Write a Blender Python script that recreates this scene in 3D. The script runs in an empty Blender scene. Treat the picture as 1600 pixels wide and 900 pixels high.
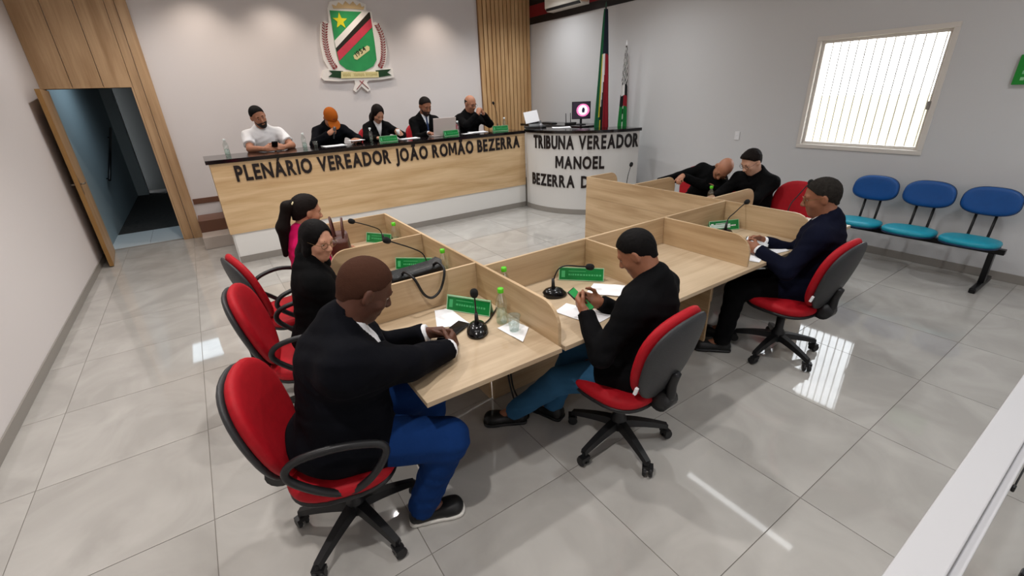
import bpy, bmesh, math, random
import numpy as np
from mathutils import Vector, Matrix
random.seed(7)
PI = math.pi
SC = bpy.context.scene
COL = SC.collection

# ------------------------------------------------------------------ camera
def add_camera():
    yaw, pitch, roll = 0.58081, 0.41246, -0.04318
    f = Vector((math.sin(yaw)*math.cos(pitch), math.cos(yaw)*math.cos(pitch), -math.sin(pitch)))
    rt = Vector((math.cos(yaw), -math.sin(yaw), 0)); up = rt.cross(f)
    r2 = rt*math.cos(roll)+up*math.sin(roll); u2 = -rt*math.sin(roll)+up*math.cos(roll)
    cam = bpy.data.cameras.new('camera'); o = bpy.data.objects.new('camera', cam); COL.objects.link(o)
    m = Matrix((r2, u2, -f)).transposed().to_4x4(); m.translation = Vector((-.4030, -1.360, 1.8737))
    o.matrix_world = m
    cam.sensor_width = 36.0; cam.lens = 36.0*697.4/1600; cam.clip_start = .02
    SC.camera = o
add_camera()

# ------------------------------------------------------------------ view, sky, lights
SC.view_settings.view_transform = 'Standard'
SC.view_settings.look = 'None'
SC.view_settings.gamma = 1.0
SC.view_settings.use_curve_mapping = False
SC.view_settings.exposure = EXPOSURE = 0.0
w = bpy.data.worlds.new('sky'); SC.world = w; w.use_nodes = True
w.node_tree.nodes['Background'].inputs[0].default_value = (.93, .96, 1.0, 1)
w.node_tree.nodes['Background'].inputs[1].default_value = 7.0

def area_light(name, loc, sx, sy, power, color, rot=(0,0,0)):
    l = bpy.data.lights.new(name, 'AREA'); l.shape = 'RECTANGLE'; l.size = sx; l.size_y = sy
    l.energy = power; l.color = color
    o = bpy.data.objects.new(name, l); COL.objects.link(o); o.location = loc; o.rotation_euler = rot
    return o
H_CEIL = 3.62
WARM = (1.0, .86, .72); NEUT = (1.0, .96, .92); COOL = (.95, .98, 1.0)
# one LED batten over the right desks, round downlights elsewhere, an added fill light behind the camera
BATTENS = [(4.50, .70, 1.5, 2, COOL)]
for bx_, by_, bl_, bp_, bc_ in BATTENS:
    area_light('batten_light', (bx_, by_, H_CEIL-.085), .10, bl_, bp_, bc_)
def downlight(x, y, energy, color, size=1.5, rad=.05):
    l = bpy.data.lights.new('downlight', 'SPOT'); l.energy = energy; l.color = color; l.spot_size = size; l.spot_blend = .9; l.shadow_soft_size = rad
    o = bpy.data.objects.new('downlight', l); COL.objects.link(o); o.location = (x, y, H_CEIL-.03)
SPOTS = [(.05, 6.5), (1.02, 6.5), (2.2, 6.5), (3.54, 6.5)]
ROOMSPOTS = [(-.65, 5.73), (.65, 3.41), (2.4, 3.41), (-.65, 2.4), (.65, 1.0), (2.4, 1.0), (-.65, -.6), (1.9, -1.2), (4.4, 3.41), (4.2, -1.4), (4.9, 5.7), (2.0, 5.3), (3.6, 5.3)]  # podium pair and far right corner spot are added fill for the front wall
for p_ in SPOTS: downlight(*p_, 46, (1.0, .86, .74), 1.9)
for p_ in ROOMSPOTS: downlight(*p_, 85 if p_[1] > 5 else (165 if p_[0] < 0 else 115) if p_[0] < 1 else 92 if p_[1] > 3 else 80, (1.0, .955, .92) if p_[0] < 1 else (.97, .99, 1.0), 2.5, .055)
area_light('back_fill_light', (1.9, -4.33, 1.7), 5.0, 2.4, 60, (.96, .98, 1.0), (-PI/2, 0, 0))  # added fill light, set in front of the solid back wall

# ------------------------------------------------------------------ materials
def lin(c):
    if isinstance(c, str):
        c = [int(c[i:i+2], 16)/255 for i in (0, 2, 4)]
    return tuple((x/12.92 if x <= .04045 else ((x+.055)/1.055)**2.4) for x in c[:3])
MATS = {}
def mat(name, col, rough=.6, metal=0, spec=.5, bump=0, bscale=40, var=0, vscale=4, trans=0, ior=1.45, emit=0, alpha=1, coat=0, sheen=0):
    if name in MATS: return MATS[name]
    m = bpy.data.materials.new(name); m.use_nodes = True; nt = m.node_tree; b = nt.nodes['Principled BSDF']
    c = lin(col)
    b.inputs['Base Color'].default_value = (*c, 1); b.inputs['Roughness'].default_value = rough; b.inputs['Metallic'].default_value = metal
    b.inputs['Specular IOR Level'].default_value = spec; b.inputs['IOR'].default_value = ior
    b.inputs['Transmission Weight'].default_value = trans; b.inputs['Alpha'].default_value = alpha
    b.inputs['Coat Weight'].default_value = coat; b.inputs['Sheen Weight'].default_value = sheen
    if emit:
        b.inputs['Emission Color'].default_value = (*c, 1); b.inputs['Emission Strength'].default_value = emit
    if var or bump:
        tc = nt.nodes.new('ShaderNodeTexCoord')
    if var:
        n = nt.nodes.new('ShaderNodeTexNoise'); n.inputs['Scale'].default_value = vscale; n.inputs['Detail'].default_value = 5
        nt.links.new(tc.outputs['Object'], n.inputs['Vector'])
        r = nt.nodes.new('ShaderNodeValToRGB'); r.color_ramp.elements[0].position = .3; r.color_ramp.elements[1].position = .7
        r.color_ramp.elements[0].color = (*[x*(1-var) for x in c], 1); r.color_ramp.elements[1].color = (*[min(1, x*(1+var)) for x in c], 1)
        nt.links.new(n.outputs['Fac'], r.inputs['Fac']); nt.links.new(r.outputs['Color'], b.inputs['Base Color'])
    if bump:
        n2 = nt.nodes.new('ShaderNodeTexNoise'); n2.inputs['Scale'].default_value = bscale; n2.inputs['Detail'].default_value = 3
        nt.links.new(tc.outputs['Object'], n2.inputs['Vector'])
        bp = nt.nodes.new('ShaderNodeBump'); bp.inputs['Strength'].default_value = bump; bp.inputs['Distance'].default_value = .02
        nt.links.new(n2.outputs['Fac'], bp.inputs['Height']); nt.links.new(bp.outputs['Normal'], b.inputs['Normal'])
    MATS[name] = m
    return m
def wood(name, c1, c2, axis=0, rough=.45, scale=1.0):
    """oak laminate, grain running along the given axis"""
    if name in MATS: return MATS[name]
    m = bpy.data.materials.new(name); m.use_nodes = True; nt = m.node_tree; b = nt.nodes['Principled BSDF']
    tc = nt.nodes.new('ShaderNodeTexCoord'); mp = nt.nodes.new('ShaderNodeMapping')
    s = [9*scale]*3; s[axis] = .9*scale; mp.inputs['Scale'].default_value = s
    nt.links.new(tc.outputs['Object'], mp.inputs['Vector'])
    n = nt.nodes.new('ShaderNodeTexNoise'); n.inputs['Scale'].default_value = 1.0; n.inputs['Detail'].default_value = 6; n.inputs['Distortion'].default_value = .6
    nt.links.new(mp.outputs['Vector'], n.inputs['Vector'])
    mp2 = nt.nodes.new('ShaderNodeMapping'); s2 = [70*scale]*3; s2[axis] = 2.5*scale; mp2.inputs['Scale'].default_value = s2
    nt.links.new(tc.outputs['Object'], mp2.inputs['Vector'])
    n2 = nt.nodes.new('ShaderNodeTexNoise'); n2.inputs['Scale'].default_value = 1.0; n2.inputs['Detail'].default_value = 3
    nt.links.new(mp2.outputs['Vector'], n2.inputs['Vector'])
    ad = nt.nodes.new('ShaderNodeMath'); ad.operation = 'MULTIPLY_ADD'; ad.inputs[1].default_value = .3
    nt.links.new(n2.outputs['Fac'], ad.inputs[0]); nt.links.new(n.outputs['Fac'], ad.inputs[2])
    r = nt.nodes.new('ShaderNodeValToRGB'); r.color_ramp.elements[0].position = .45; r.color_ramp.elements[1].position = .82
    r.color_ramp.elements[0].color = (*lin(c2), 1); r.color_ramp.elements[1].color = (*lin(c1), 1)
    nt.links.new(ad.outputs[0], r.inputs['Fac']); nt.links.new(r.outputs['Color'], b.inputs['Base Color'])
    b.inputs['Roughness'].default_value = rough
    MATS[name] = m
    return m
def tile_material():
    m = bpy.data.materials.new('polished_porcelain'); m.use_nodes = True; nt = m.node_tree; b = nt.nodes['Principled BSDF']
    tc = nt.nodes.new('ShaderNodeTexCoord'); oi = nt.nodes.new('ShaderNodeObjectInfo')
    va = nt.nodes.new('ShaderNodeVectorMath'); va.operation = 'ADD'
    sc = nt.nodes.new('ShaderNodeVectorMath'); sc.operation = 'SCALE'; sc.inputs['Scale'].default_value = 37.0
    cb = nt.nodes.new('ShaderNodeCombineXYZ')
    nt.links.new(oi.outputs['Random'], cb.inputs[0]); nt.links.new(oi.outputs['Random'], cb.inputs[1])
    nt.links.new(cb.outputs[0], sc.inputs[0])
    nt.links.new(tc.outputs['Object'], va.inputs[0]); nt.links.new(sc.outputs[0], va.inputs[1])
    n = nt.nodes.new('ShaderNodeTexNoise'); n.inputs['Scale'].default_value = 2.2; n.inputs['Detail'].default_value = 5; n.inputs['Distortion'].default_value = 1.2
    nt.links.new(va.outputs[0], n.inputs['Vector'])
    r = nt.nodes.new('ShaderNodeValToRGB'); r.color_ramp.elements[0].position = .35; r.color_ramp.elements[1].position = .68
    r.color_ramp.elements[0].color = (*lin('a6a39e'), 1); r.color_ramp.elements[1].color = (*lin('b6b3ae'), 1)
    nt.links.new(n.outputs['Fac'], r.inputs['Fac']); nt.links.new(r.outputs['Color'], b.inputs['Base Color'])
    b.inputs['Roughness'].default_value = .04; b.inputs['Specular IOR Level'].default_value = .6
    n2 = nt.nodes.new('ShaderNodeTexNoise'); n2.inputs['Scale'].default_value = 7.0; n2.inputs['Detail'].default_value = 1
    nt.links.new(va.outputs[0], n2.inputs['Vector'])
    bp = nt.nodes.new('ShaderNodeBump'); bp.inputs['Strength'].default_value = .004; bp.inputs['Distance'].default_value = .02
    nt.links.new(n2.outputs['Fac'], bp.inputs['Height']); nt.links.new(bp.outputs['Normal'], b.inputs['Normal'])
    return m
def window_glass(name, tint=(1, 1, 1), refl=.08):
    m = bpy.data.materials.new(name); m.use_nodes = True; nt = m.node_tree; nt.nodes.remove(nt.nodes['Principled BSDF'])
    o = nt.nodes['Material Output']; t = nt.nodes.new('ShaderNodeBsdfTransparent'); g = nt.nodes.new('ShaderNodeBsdfGlossy'); mx = nt.nodes.new('ShaderNodeMixShader')
    t.inputs[0].default_value = (*tint, 1); g.inputs['Roughness'].default_value = .03; mx.inputs[0].default_value = refl
    nt.links.new(t.outputs[0], mx.inputs[1]); nt.links.new(g.outputs[0], mx.inputs[2]); nt.links.new(mx.outputs[0], o.inputs[0])
    MATS[name] = m
    return m
M_WALL = mat('white_paint', 'dfdad9', .75, bump=.05, bscale=120)
M_WALLR = mat('white_paint_matt', 'cfcfd0', .8, bump=.05, bscale=120)
M_CEIL = mat('ceiling_white', 'e6e4e1', .9)
M_TILE = tile_material()
M_GROUT = mat('grout', '85807a', .9)
M_SKIRT = mat('porcelain_skirting', '8f8a84', .3)
M_OAKX = wood('oak_grain_x', 'c6ab88', 'a38764', 0)
M_OAKY = wood('oak_grain_y', 'c8ad89', 'a48762', 1)
M_OAKT = wood('oak_worktop', 'bfaa8e', 'a28c70', 0)
M_OAKZ = wood('oak_grain_z', 'c4a27c', 'a5825c', 2)
M_OAKP = wood('podium_oak', 'dabd94', 'bd9a6e', 0)
M_BLACKW = mat('black_plastic', '151517', .45)
M_BLACKM = mat('black_metal', '121214', .35, metal=.3)
M_GRANITE = mat('black_granite', '100b0c', .12, var=.5, vscale=160, spec=.6)
M_WHITE = mat('white_lacquer', 'e4e4e6', .4)
M_PAPER = mat('paper', 'e9e9ec', .8)
M_RED = mat('red_upholstery', 'a30f1c', .6, bump=.1, bscale=250, var=.08, vscale=30, spec=.25)
M_DKGREY = mat('dark_grey_shell', '2c2d2f', .5, bump=.1, bscale=150)
M_GREEN = mat('green_acrylic', '0e7434', .25, var=.25, vscale=9)
M_LGREEN = mat('light_green_print', '9ad6a0', .4)
M_CAP = mat('green_cap', '57c21e', .4)
M_PET = window_glass('clear_plastic', (.93, .97, .96), .16)
M_WATER = window_glass('water', (.86, .95, .92), .07)
M_GLASS = window_glass('pane_glass', (.97, .98, .98), .06)

# ------------------------------------------------------------------ mesh helpers
def link(name, me, m=None, parent=None, smooth=False):
    o = bpy.data.objects.new(name, me); COL.objects.link(o)
    if m is not None:
        for k in (m if isinstance(m, (list, tuple)) else [m]): me.materials.append(k)
    if parent is not None: o.parent = parent
    if smooth:
        me.polygons.foreach_set('use_smooth', [True]*len(me.polygons))
    return o
def from_bm(name, bm, m=None, parent=None, smooth=False):
    bmesh.ops.recalc_face_normals(bm, faces=bm.faces)
    me = bpy.data.meshes.new(name); bm.to_mesh(me); bm.free()
    return link(name, me, m, parent, smooth)
def bm_box(bm, x0, x1, y0, y1, z0, z1, M=None):
    vs = [bm.verts.new(Vector(p) if M is None else M @ Vector(p)) for p in ((x0,y0,z0),(x1,y0,z0),(x1,y1,z0),(x0,y1,z0),(x0,y0,z1),(x1,y0,z1),(x1,y1,z1),(x0,y1,z1))]
    fs = [bm.faces.new([vs[i] for i in f]) for f in ((0,3,2,1),(4,5,6,7),(0,1,5,4),(1,2,6,5),(2,3,7,6),(3,0,4,7))]
    return vs, fs
def box(name, x0, x1, y0, y1, z0, z1, m, parent=None, bev=0, M=None, seg=2):
    bm = bmesh.new(); bm_box(bm, x0, x1, y0, y1, z0, z1, M)
    if bev: bmesh.ops.bevel(bm, geom=bm.edges[:]+bm.verts[:], offset=bev, segments=seg, profile=.5, affect='EDGES')
    return from_bm(name, bm, m, parent)
def prism(name, poly, axis, a, b, m, parent=None, bev=0, M=None):
    """polygon in the plane across axis (0: (y,z), 1: (x,z), 2: (x,y)) extruded from a to b"""
    def P(u, v, t): return Vector(((t,u,v),(u,t,v),(u,v,t))[axis])
    bm = bmesh.new(); A = [bm.verts.new(P(u,v,a)) for u, v in poly]; B = [bm.verts.new(P(u,v,b)) for u, v in poly]
    bm.faces.new(A); bm.faces.new(B[::-1]); n = len(poly)
    for i in range(n): bm.faces.new([A[i], B[i], B[(i+1)%n], A[(i+1)%n]])
    if bev: bmesh.ops.bevel(bm, geom=bm.edges[:]+bm.verts[:], offset=bev, segments=2, profile=.5, affect='EDGES')
    if M is not None: bm.transform(M)
    return from_bm(name, bm, m, parent)
def catmull(pts, n=6, closed=False):
    pts = [Vector(p) for p in pts]; out = []; N = len(pts)
    for i in range(N if closed else N-1):
        if closed: p0, p1, p2, p3 = pts[i-1], pts[i], pts[(i+1)%N], pts[(i+2)%N]
        else: p0 = pts[max(i-1,0)]; p1 = pts[i]; p2 = pts[i+1]; p3 = pts[min(i+2,N-1)]
        for k in range(n):
            t = k/n
            out.append(.5*((2*p1)+(p2-p0)*t+(2*p0-5*p1+4*p2-p3)*t*t+(3*p1-p0-3*p2+p3)*t**3))
    if not closed: out.append(pts[-1])
    return out
def bm_tube(bm, pts, r, seg=8, closed=False):
    pts = [Vector(p) for p in pts]; N = len(pts)
    rr = r if isinstance(r, (list, tuple)) else [r]*N
    rings = []; nrm = None
    for i, p in enumerate(pts):
        if closed: t = pts[(i+1)%N]-pts[i-1]
        else: t = pts[min(i+1,N-1)]-pts[max(i-1,0)]
        t.normalize()
        if nrm is None:
            nrm = t.orthogonal().normalized()
        else:
            nrm = nrm-t*nrm.dot(t)
            nrm = nrm.normalized() if nrm.length > 1e-6 else t.orthogonal().normalized()
        b = t.cross(nrm)
        rings.append([bm.verts.new(p+(nrm*math.cos(2*PI*k/seg)+b*math.sin(2*PI*k/seg))*rr[i]) for k in range(seg)])
    for i in range(N if closed else N-1):
        A, B = rings[i], rings[(i+1)%N]
        for k in range(seg): bm.faces.new([A[k], A[(k+1)%seg], B[(k+1)%seg], B[k]])
    if not closed:
        bm.faces.new(rings[0][::-1]); bm.faces.new(rings[-1])
def tube(name, pts, r, m, parent=None, seg=8, closed=False):
    bm = bmesh.new(); bm_tube(bm, pts, r, seg, closed)
    return from_bm(name, bm, m, parent, True)
def bm_lathe(bm, prof, seg=20, M=None, cap=True):
    rings = []
    for r, z in prof:
        ring = []
        for k in range(seg):
            v = Vector((r*math.cos(2*PI*k/seg), r*math.sin(2*PI*k/seg), z))
            ring.append(bm.verts.new(v if M is None else M @ v))
        rings.append(ring)
    for A, B in zip(rings, rings[1:]):
        for k in range(seg): bm.faces.new([A[k], A[(k+1)%seg], B[(k+1)%seg], B[k]])
    if cap:
        bm.faces.new(rings[0][::-1]); bm.faces.new(rings[-1])
def lathe(name, prof, m, parent=None, seg=20, M=None, smooth=True):
    bm = bmesh.new(); bm_lathe(bm, prof, seg, M)
    return from_bm(name, bm, m, parent, smooth)
def bm_pad(bm, w, h, t, n=2.6, taper=0, dome=.5, M=None, bend=0, seg=36, rings=7):
    """cushion in the XZ plane, thickness along Y; taper widens it towards +Z"""
    def pt(r, a, side):
        c, s = math.cos(a), math.sin(a)
        x = w/2*math.copysign(abs(c)**(2/n), c)*r; z = h/2*math.copysign(abs(s)**(2/n), s)*r
        x *= 1+taper*(z/(h/2))
        e = (1-r**3.2)**.5 if r < 1 else 0
        y = side*t/2*(dome*e+(1-dome)*(1 if r < .93 else max(0, (1-r)/.07)**.5))
        y += bend*(x/(w/2))**2+bend*.4*(z/(h/2))**2
        v = Vector((x, y, z)); return M @ v if M is not None else v
    rs = [i/rings for i in range(1, rings)]+[.95, .985, 1.0]
    allr = []
    for side in (1, -1):
        c = bm.verts.new(pt(0, 0, side)); prev = None
        for r in rs:
            if r == 1.0 and side == -1: ring = allr[0]
            else: ring = [bm.verts.new(pt(r, 2*PI*k/seg, side)) for k in range(seg)]
            for k in range(seg):
                if prev is None: bm.faces.new([c, ring[k], ring[(k+1)%seg]])
                else: bm.faces.new([prev[k], ring[k], ring[(k+1)%seg], prev[(k+1)%seg]])
            prev = ring
        if side == 1: allr.append(prev)
def pad(name, w, h, t, m, parent=None, **k):
    bm = bmesh.new(); bm_pad(bm, w, h, t, **k)
    return from_bm(name, bm, m, parent, True)
def thing(name, label, cat, loc=(0,0,0), rz=0, group=None):
    o = bpy.data.objects.new(name, None); COL.objects.link(o); o.empty_display_size = .1
    o.location = loc; o.rotation_euler = (0, 0, rz)
    return tag(o, label, cat, group)
def tag(o, label, cat, group=None):
    o['label'] = label; o['category'] = cat
    if group: o['group'] = group
    return o
def struct(o, label=None):
    o['kind'] = 'structure'
    if label: o['label'] = label
    return o
def copy_tree(o, parent=None):
    c = o.copy(); COL.objects.link(c)
    if parent is not None: c.parent = parent
    for ch in list(o.children): copy_tree(ch, c)
    return c
def T(x=0, y=0, z=0): return Matrix.Translation((x, y, z))
def R(a, ax): return Matrix.Rotation(a, 4, ax)
def letters(text, height, width, m, parent, place, depth=.012, bold=.02, gap=.13, name='letter', slant=0):
    """one mesh per letter, built from the built-in font, fitted to width; place(u, v, w) -> Vector"""
    glyphs = []; x = 0
    cap = None
    def shape(ch):
        if ch == 'M':
            c = cap if cap else .7; o_ = prism('glyph', [(x_*c, y_*c) for x_, y_ in ((0,0),(0,1),(.26,1),(.55,.42),(.84,1),(1.1,1),(1.1,0),(.89,0),(.89,.70),(.62,.16),(.48,.16),(.21,.70),(.21,0))], 2, -.5, .5, None)
            me = o_.data; bpy.data.objects.remove(o_); return me
        cu = bpy.data.curves.new('glyph', 'FONT'); cu.body = ch; cu.size = 1; cu.offset = bold; cu.extrude = .5; cu.resolution_u = 3
        ob = bpy.data.objects.new('glyph', cu); COL.objects.link(ob)
        me = bpy.data.meshes.new_from_object(ob.evaluated_get(bpy.context.evaluated_depsgraph_get()))
        bpy.data.objects.remove(ob); bpy.data.curves.remove(cu)
        return me
    hm = shape('H'); cap = max(v.co.y for v in hm.vertices); bpy.data.meshes.remove(hm)
    for ch in text:
        if ch == ' ': x += .34; continue
        me = shape(ch); xs = [v.co.x for v in me.vertices]; mn, mx = min(xs), max(xs)
        glyphs.append((me, x-mn)); x += mx-mn+gap
    tot = x-gap
    for me, off in glyphs:
        for v in me.vertices:
            vv = v.co.y/cap*height
            v.co = place((v.co.x+off)/tot*width+slant*vv, vv, (v.co.z+.5)*depth)
        link(name, me, m, parent)
# ================================================================== the room
XL, XR, YF, YB = -1.83, 5.76, 7.0, -4.4
floor = struct(box('floor', XL-.1, XR+.1, YB-.1, YF+.1, -.06, -.0035, M_GROUT), 'polished beige grey porcelain tile floor')
g = .0022
def tile_mesh(w, d):
    bm = bmesh.new(); bm_box(bm, -w/2, w/2, -d/2, d/2, -.012, 0)
    me = bpy.data.meshes.new('tile'); bmesh.ops.recalc_face_normals(bm, faces=bm.faces); bm.to_mesh(me); bm.free(); me.materials.append(M_TILE); return me
tcache = {}
for i in range(-3, 8):
    for j in range(-6, 9):
        x0, x1 = max(i*.8, XL)+g, min(i*.8+.8, XR)-g; y0, y1 = max(j*.8, YB)+g, min(j*.8+.8, YF)-g
        if x1-x0 < .03 or y1-y0 < .03: continue
        if y0 > 5.6 and x0 > 0: continue
        k = (round(x1-x0, 3), round(y1-y0, 3))
        if k not in tcache: tcache[k] = tile_mesh(*k)
        o = bpy.data.objects.new('tile', tcache[k]); COL.objects.link(o); o.parent = floor; o.location = ((x0+x1)/2, (y0+y1)/2, 0)
struct(box('ceiling', XL-.1, XR+.3, YB-.1, YF+.1, H_CEIL, H_CEIL+.1, M_CEIL))
struct(box('wall_left', XL-.12, XL, YB-.1, YF+.1, 0, H_CEIL, M_WALL))
struct(box('wall_back', XL-.1, XR+.1, YB-.12, YB, 0, H_CEIL, M_WALL))
w2 = struct(bpy.data.objects.new('fill_light_frame', None), 'frame added around the fill light at the back wall'); COL.objects.link(w2)  # made-up frame to go with the fill light; the wall behind is solid
for a in ((-.66, -.60, .4, 3.0), (1.87, 1.93, .4, 3.0), (4.40, 4.46, .4, 3.0), (-.66, 4.46, 2.94, 3.0), (-.66, 4.46, .4, .46)): box('frame', a[0], a[1], YB+.001, YB+.05, a[2], a[3], M_WHITE, w2)
# front wall with the doorway
DX0, DX1, DZ = -1.80, -.905, 2.14
wf = bmesh.new()
bm_box(wf, XL-.1, DX0, YF, YF+.15, 0, H_CEIL); bm_box(wf, DX0, DX1, YF, YF+.15, DZ, H_CEIL); bm_box(wf, DX1, XR+.1, YF, YF+.15, 0, H_CEIL)
wall_front = struct(from_bm('wall_front', wf, M_WALL))
# oak boards on the left of the front wall
for x0, x1, z0, pr in ((XL, -1.52, DZ, .03), (-1.517, -1.21, DZ, .03), (-1.207, DX1, DZ, .03), (DX1+.001, -.80, 0, .03), (-.797, -.675, 0, .055)):
    box('board', x0+.0015, x1-.0015, YF-pr, YF+.002, max(z0, .0), H_CEIL-.002, M_OAKZ, wall_front, bev=.003)
box('door_jamb', DX1-.02, DX1+.001, YF-.03, YF+.15, 0, DZ, M_OAKZ, wall_front)
box('door_jamb', DX0-.03, DX0, YF-.03, YF+.15, 0, DZ, M_OAKZ, wall_front)
box('door_head', DX0, DX1, YF-.02, YF+.15, DZ, DZ+.02, M_OAKZ, wall_front)
# slatted oak panel on the right of the front wall
M_SLAT = wood('slat_oak', 'd6b080', 'b98d5c', 2)
sl = struct(box('trim_1', 4.56, 5.758, YF-.025, YF-.001, .5, H_CEIL-.002, mat('slat_backing', '7d5c3a', .7)), 'oak slatted wall panel beside the corner')
ns = 13; sw = (5.755-4.56)/ns
for k in range(ns):
    box('slat', 4.56+k*sw+.004, 4.56+(k+1)*sw-.014, YF-.065, YF-.026, .5, H_CEIL-.004, M_SLAT, sl, bev=.004)
# right wall with the window
WY0, WY1, WZ0, WZ1 = .225, 1.455, 1.11, 2.315
wr = bmesh.new(); XT = XR+.18
bm_box(wr, XR, XT, YB-.1, WY0, 0, H_CEIL); bm_box(wr, XR, XT, WY1, YF+.1, 0, H_CEIL)
bm_box(wr, XR, XT, WY0, WY1, 0, WZ0); bm_box(wr, XR, XT, WY0, WY1, WZ1, H_CEIL)
struct(from_bm('wall_right', wr, M_WALLR))
win = struct(bpy.data.objects.new('window_1', None), 'white framed window with vertical bars, blown out by daylight'); COL.objects.link(win)
M_FRAME = mat('white_window_frame', 'dcd6cf', .4)
fw = .045
for a in ((WY0, WY1, WZ1-fw, WZ1), (WY0, WY1, WZ0, WZ0+fw), (WY0, WY0+fw, WZ0+fw, WZ1-fw), (WY1-fw, WY1, WZ0+fw, WZ1-fw)):
    box('window_frame', XR-.012, XR+.10, *a, M_FRAME, win, bev=.004)
for a in ((WY0+fw, WY1-fw, WZ1-fw-.03, WZ1-fw), (WY0+fw, WY1-fw, WZ0+fw, WZ0+fw+.03), (WY0+fw, WY0+fw+.03, WZ0+fw+.03, WZ1-fw-.03), (WY1-fw-.03, WY1-fw, WZ0+fw+.03, WZ1-fw-.03)):
    box('sash', XR+.03, XR+.06, *a, M_FRAME, win, bev=.003)
box('pane', XR+.043, XR+.047, WY0+fw+.02, WY1-fw-.02, WZ0+fw+.02, WZ1-fw-.02, M_GLASS, win)
M_BAR = mat('window_bar', 'a9a49c', .5)
nb = 13
for k in range(nb):
    y = WY0+.075+(WY1-WY0-.15)*(k+.5)/nb
    tube('bar', [(XR+.13, y, WZ0), (XR+.13, y, WZ1)], .006, M_BAR, win, 6)
box('latch', XR+.0, XR+.03, WY0+fw-.01, WY0+fw+.035, 1.55, 1.63, mat('latch_grey', '8d8782', .4), win, bev=.004)
# garden wall outside the window
tag(box('garden_wall', 9.0, 9.2, -7, 9, -.5, 1.60, mat('cream_render', 'f0e7bf', .9)), 'cream garden wall seen faintly through the barred window', 'wall')
struct(box('ground_outside', XT, 16, -10, 12, -.5, -.4, mat('pale_gravel', 'c9c3b2', .9)))
# black and red band high on the right wall
M_BAND = mat('black_band', '140d10', .5); M_BANDR = mat('red_band', '7c0e1c', .5)
struct(box('trim_2', XR-.02, XR-.001, YB, YF-.001, 3.10, 3.22, M_BAND))
struct(box('trim_3', XR-.02, XR-.001, YB, YF-.001, 3.221, 3.42, M_BANDR))
struct(box('trim_4', XR-.02, XR-.001, YB, YF-.001, 3.421, H_CEIL-.001, M_BAND))
# skirting
struct(box('baseboard_left', XL, XL+.012, YB, YF-.001, 0.001, .085, M_SKIRT, bev=.002))
struct(box('baseboard_right', XR-.012, XR, YB, YF-1.3, 0.001, .085, M_SKIRT, bev=.002))
# ------------------------------------------------ corridor behind the doorway
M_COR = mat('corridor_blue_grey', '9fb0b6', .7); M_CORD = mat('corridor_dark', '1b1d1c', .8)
struct(box('wall_corridor_left', -1.95, -1.83, YF+.1501, 12.3, -.08, 2.65, M_COR))
struct(box('trim_5', -1.83, -1.62, 12.3, 12.55, -.08, 2.65, mat('corridor_column', 'b9bfbd', .7)))
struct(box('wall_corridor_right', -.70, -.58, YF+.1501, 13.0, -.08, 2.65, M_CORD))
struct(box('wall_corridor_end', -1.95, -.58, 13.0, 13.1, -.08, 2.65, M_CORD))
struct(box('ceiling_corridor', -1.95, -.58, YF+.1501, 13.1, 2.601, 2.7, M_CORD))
fc = struct(box('floor_corridor', -1.83, -.70, 8.09, 13.0, -.05, -.002, mat('dark_granite_floor', '2a2826', .75, var=.6, vscale=18, bump=.4, bscale=30)))
th = struct(box('floor_threshold', -1.83, -.70, YF+.1001, 8.085, -.05, -.005, M_GROUT))
for x0, x1 in ((-1.828, -1.36), (-1.356, -.702)):
    box('tile', x0, x1, YF+.1, 8.083, -.004, .001, mat('pale_blue_tile', 'c3ccd0', .3), th)
hr = thing('handrail', 'dark sloping handrail on the corridor wall beyond the doorway', 'handrail', (-1.83, 8.8, 0))
tube('rail', [(.07, 0, .79), (.07, 2.5, 1.53)], .022, M_BLACKM, hr)
for y_, z_ in ((.25, .85), (2.2, 1.43)): tube('bracket', [(0.002, y_, z_-.06), (.06, y_, z_-.06), (.07, y_, z_)], .01, M_BLACKM, hr, 6)
area_light('corridor_light', (-1.15, 8.2, 2.57), .7, 1.4, 11, (.72, .88, 1.0))
# open door leaf against the left wall
dr = struct(thing('door_1', 'open oak door leaf swung back against the white left wall', 'door', (-1.795, YF-.035, 0)))
del dr['category']
dr.rotation_euler = (0, 0, math.radians(4.5))
box('leaf', -.0, .04, -.86, -.005, .012, 2.12, M_OAKZ, dr, bev=.003)
box('leaf_edge', -.002, .042, -.864, -.861, .012, 2.12, wood('door_edge_oak', 'a2793f', '8a6432', 2), dr)
def lever(x, s):
    h = box('lock_plate', x-.003*(s < 0), x+.003*(s > 0), -.825, -.785, .93, 1.13, mat('brushed_nickel', '8e8578', .35, metal=.9), dr, bev=.001)
    tube('handle', [(x, -.805, 1.06), (x+s*.035, -.805, 1.06), (x+s*.04, -.79, 1.06), (x+s*.04, -.69, 1.058)], .009, MATS['brushed_nickel'], h, 8)
lever(.04, 1); lever(0, -1)
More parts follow.
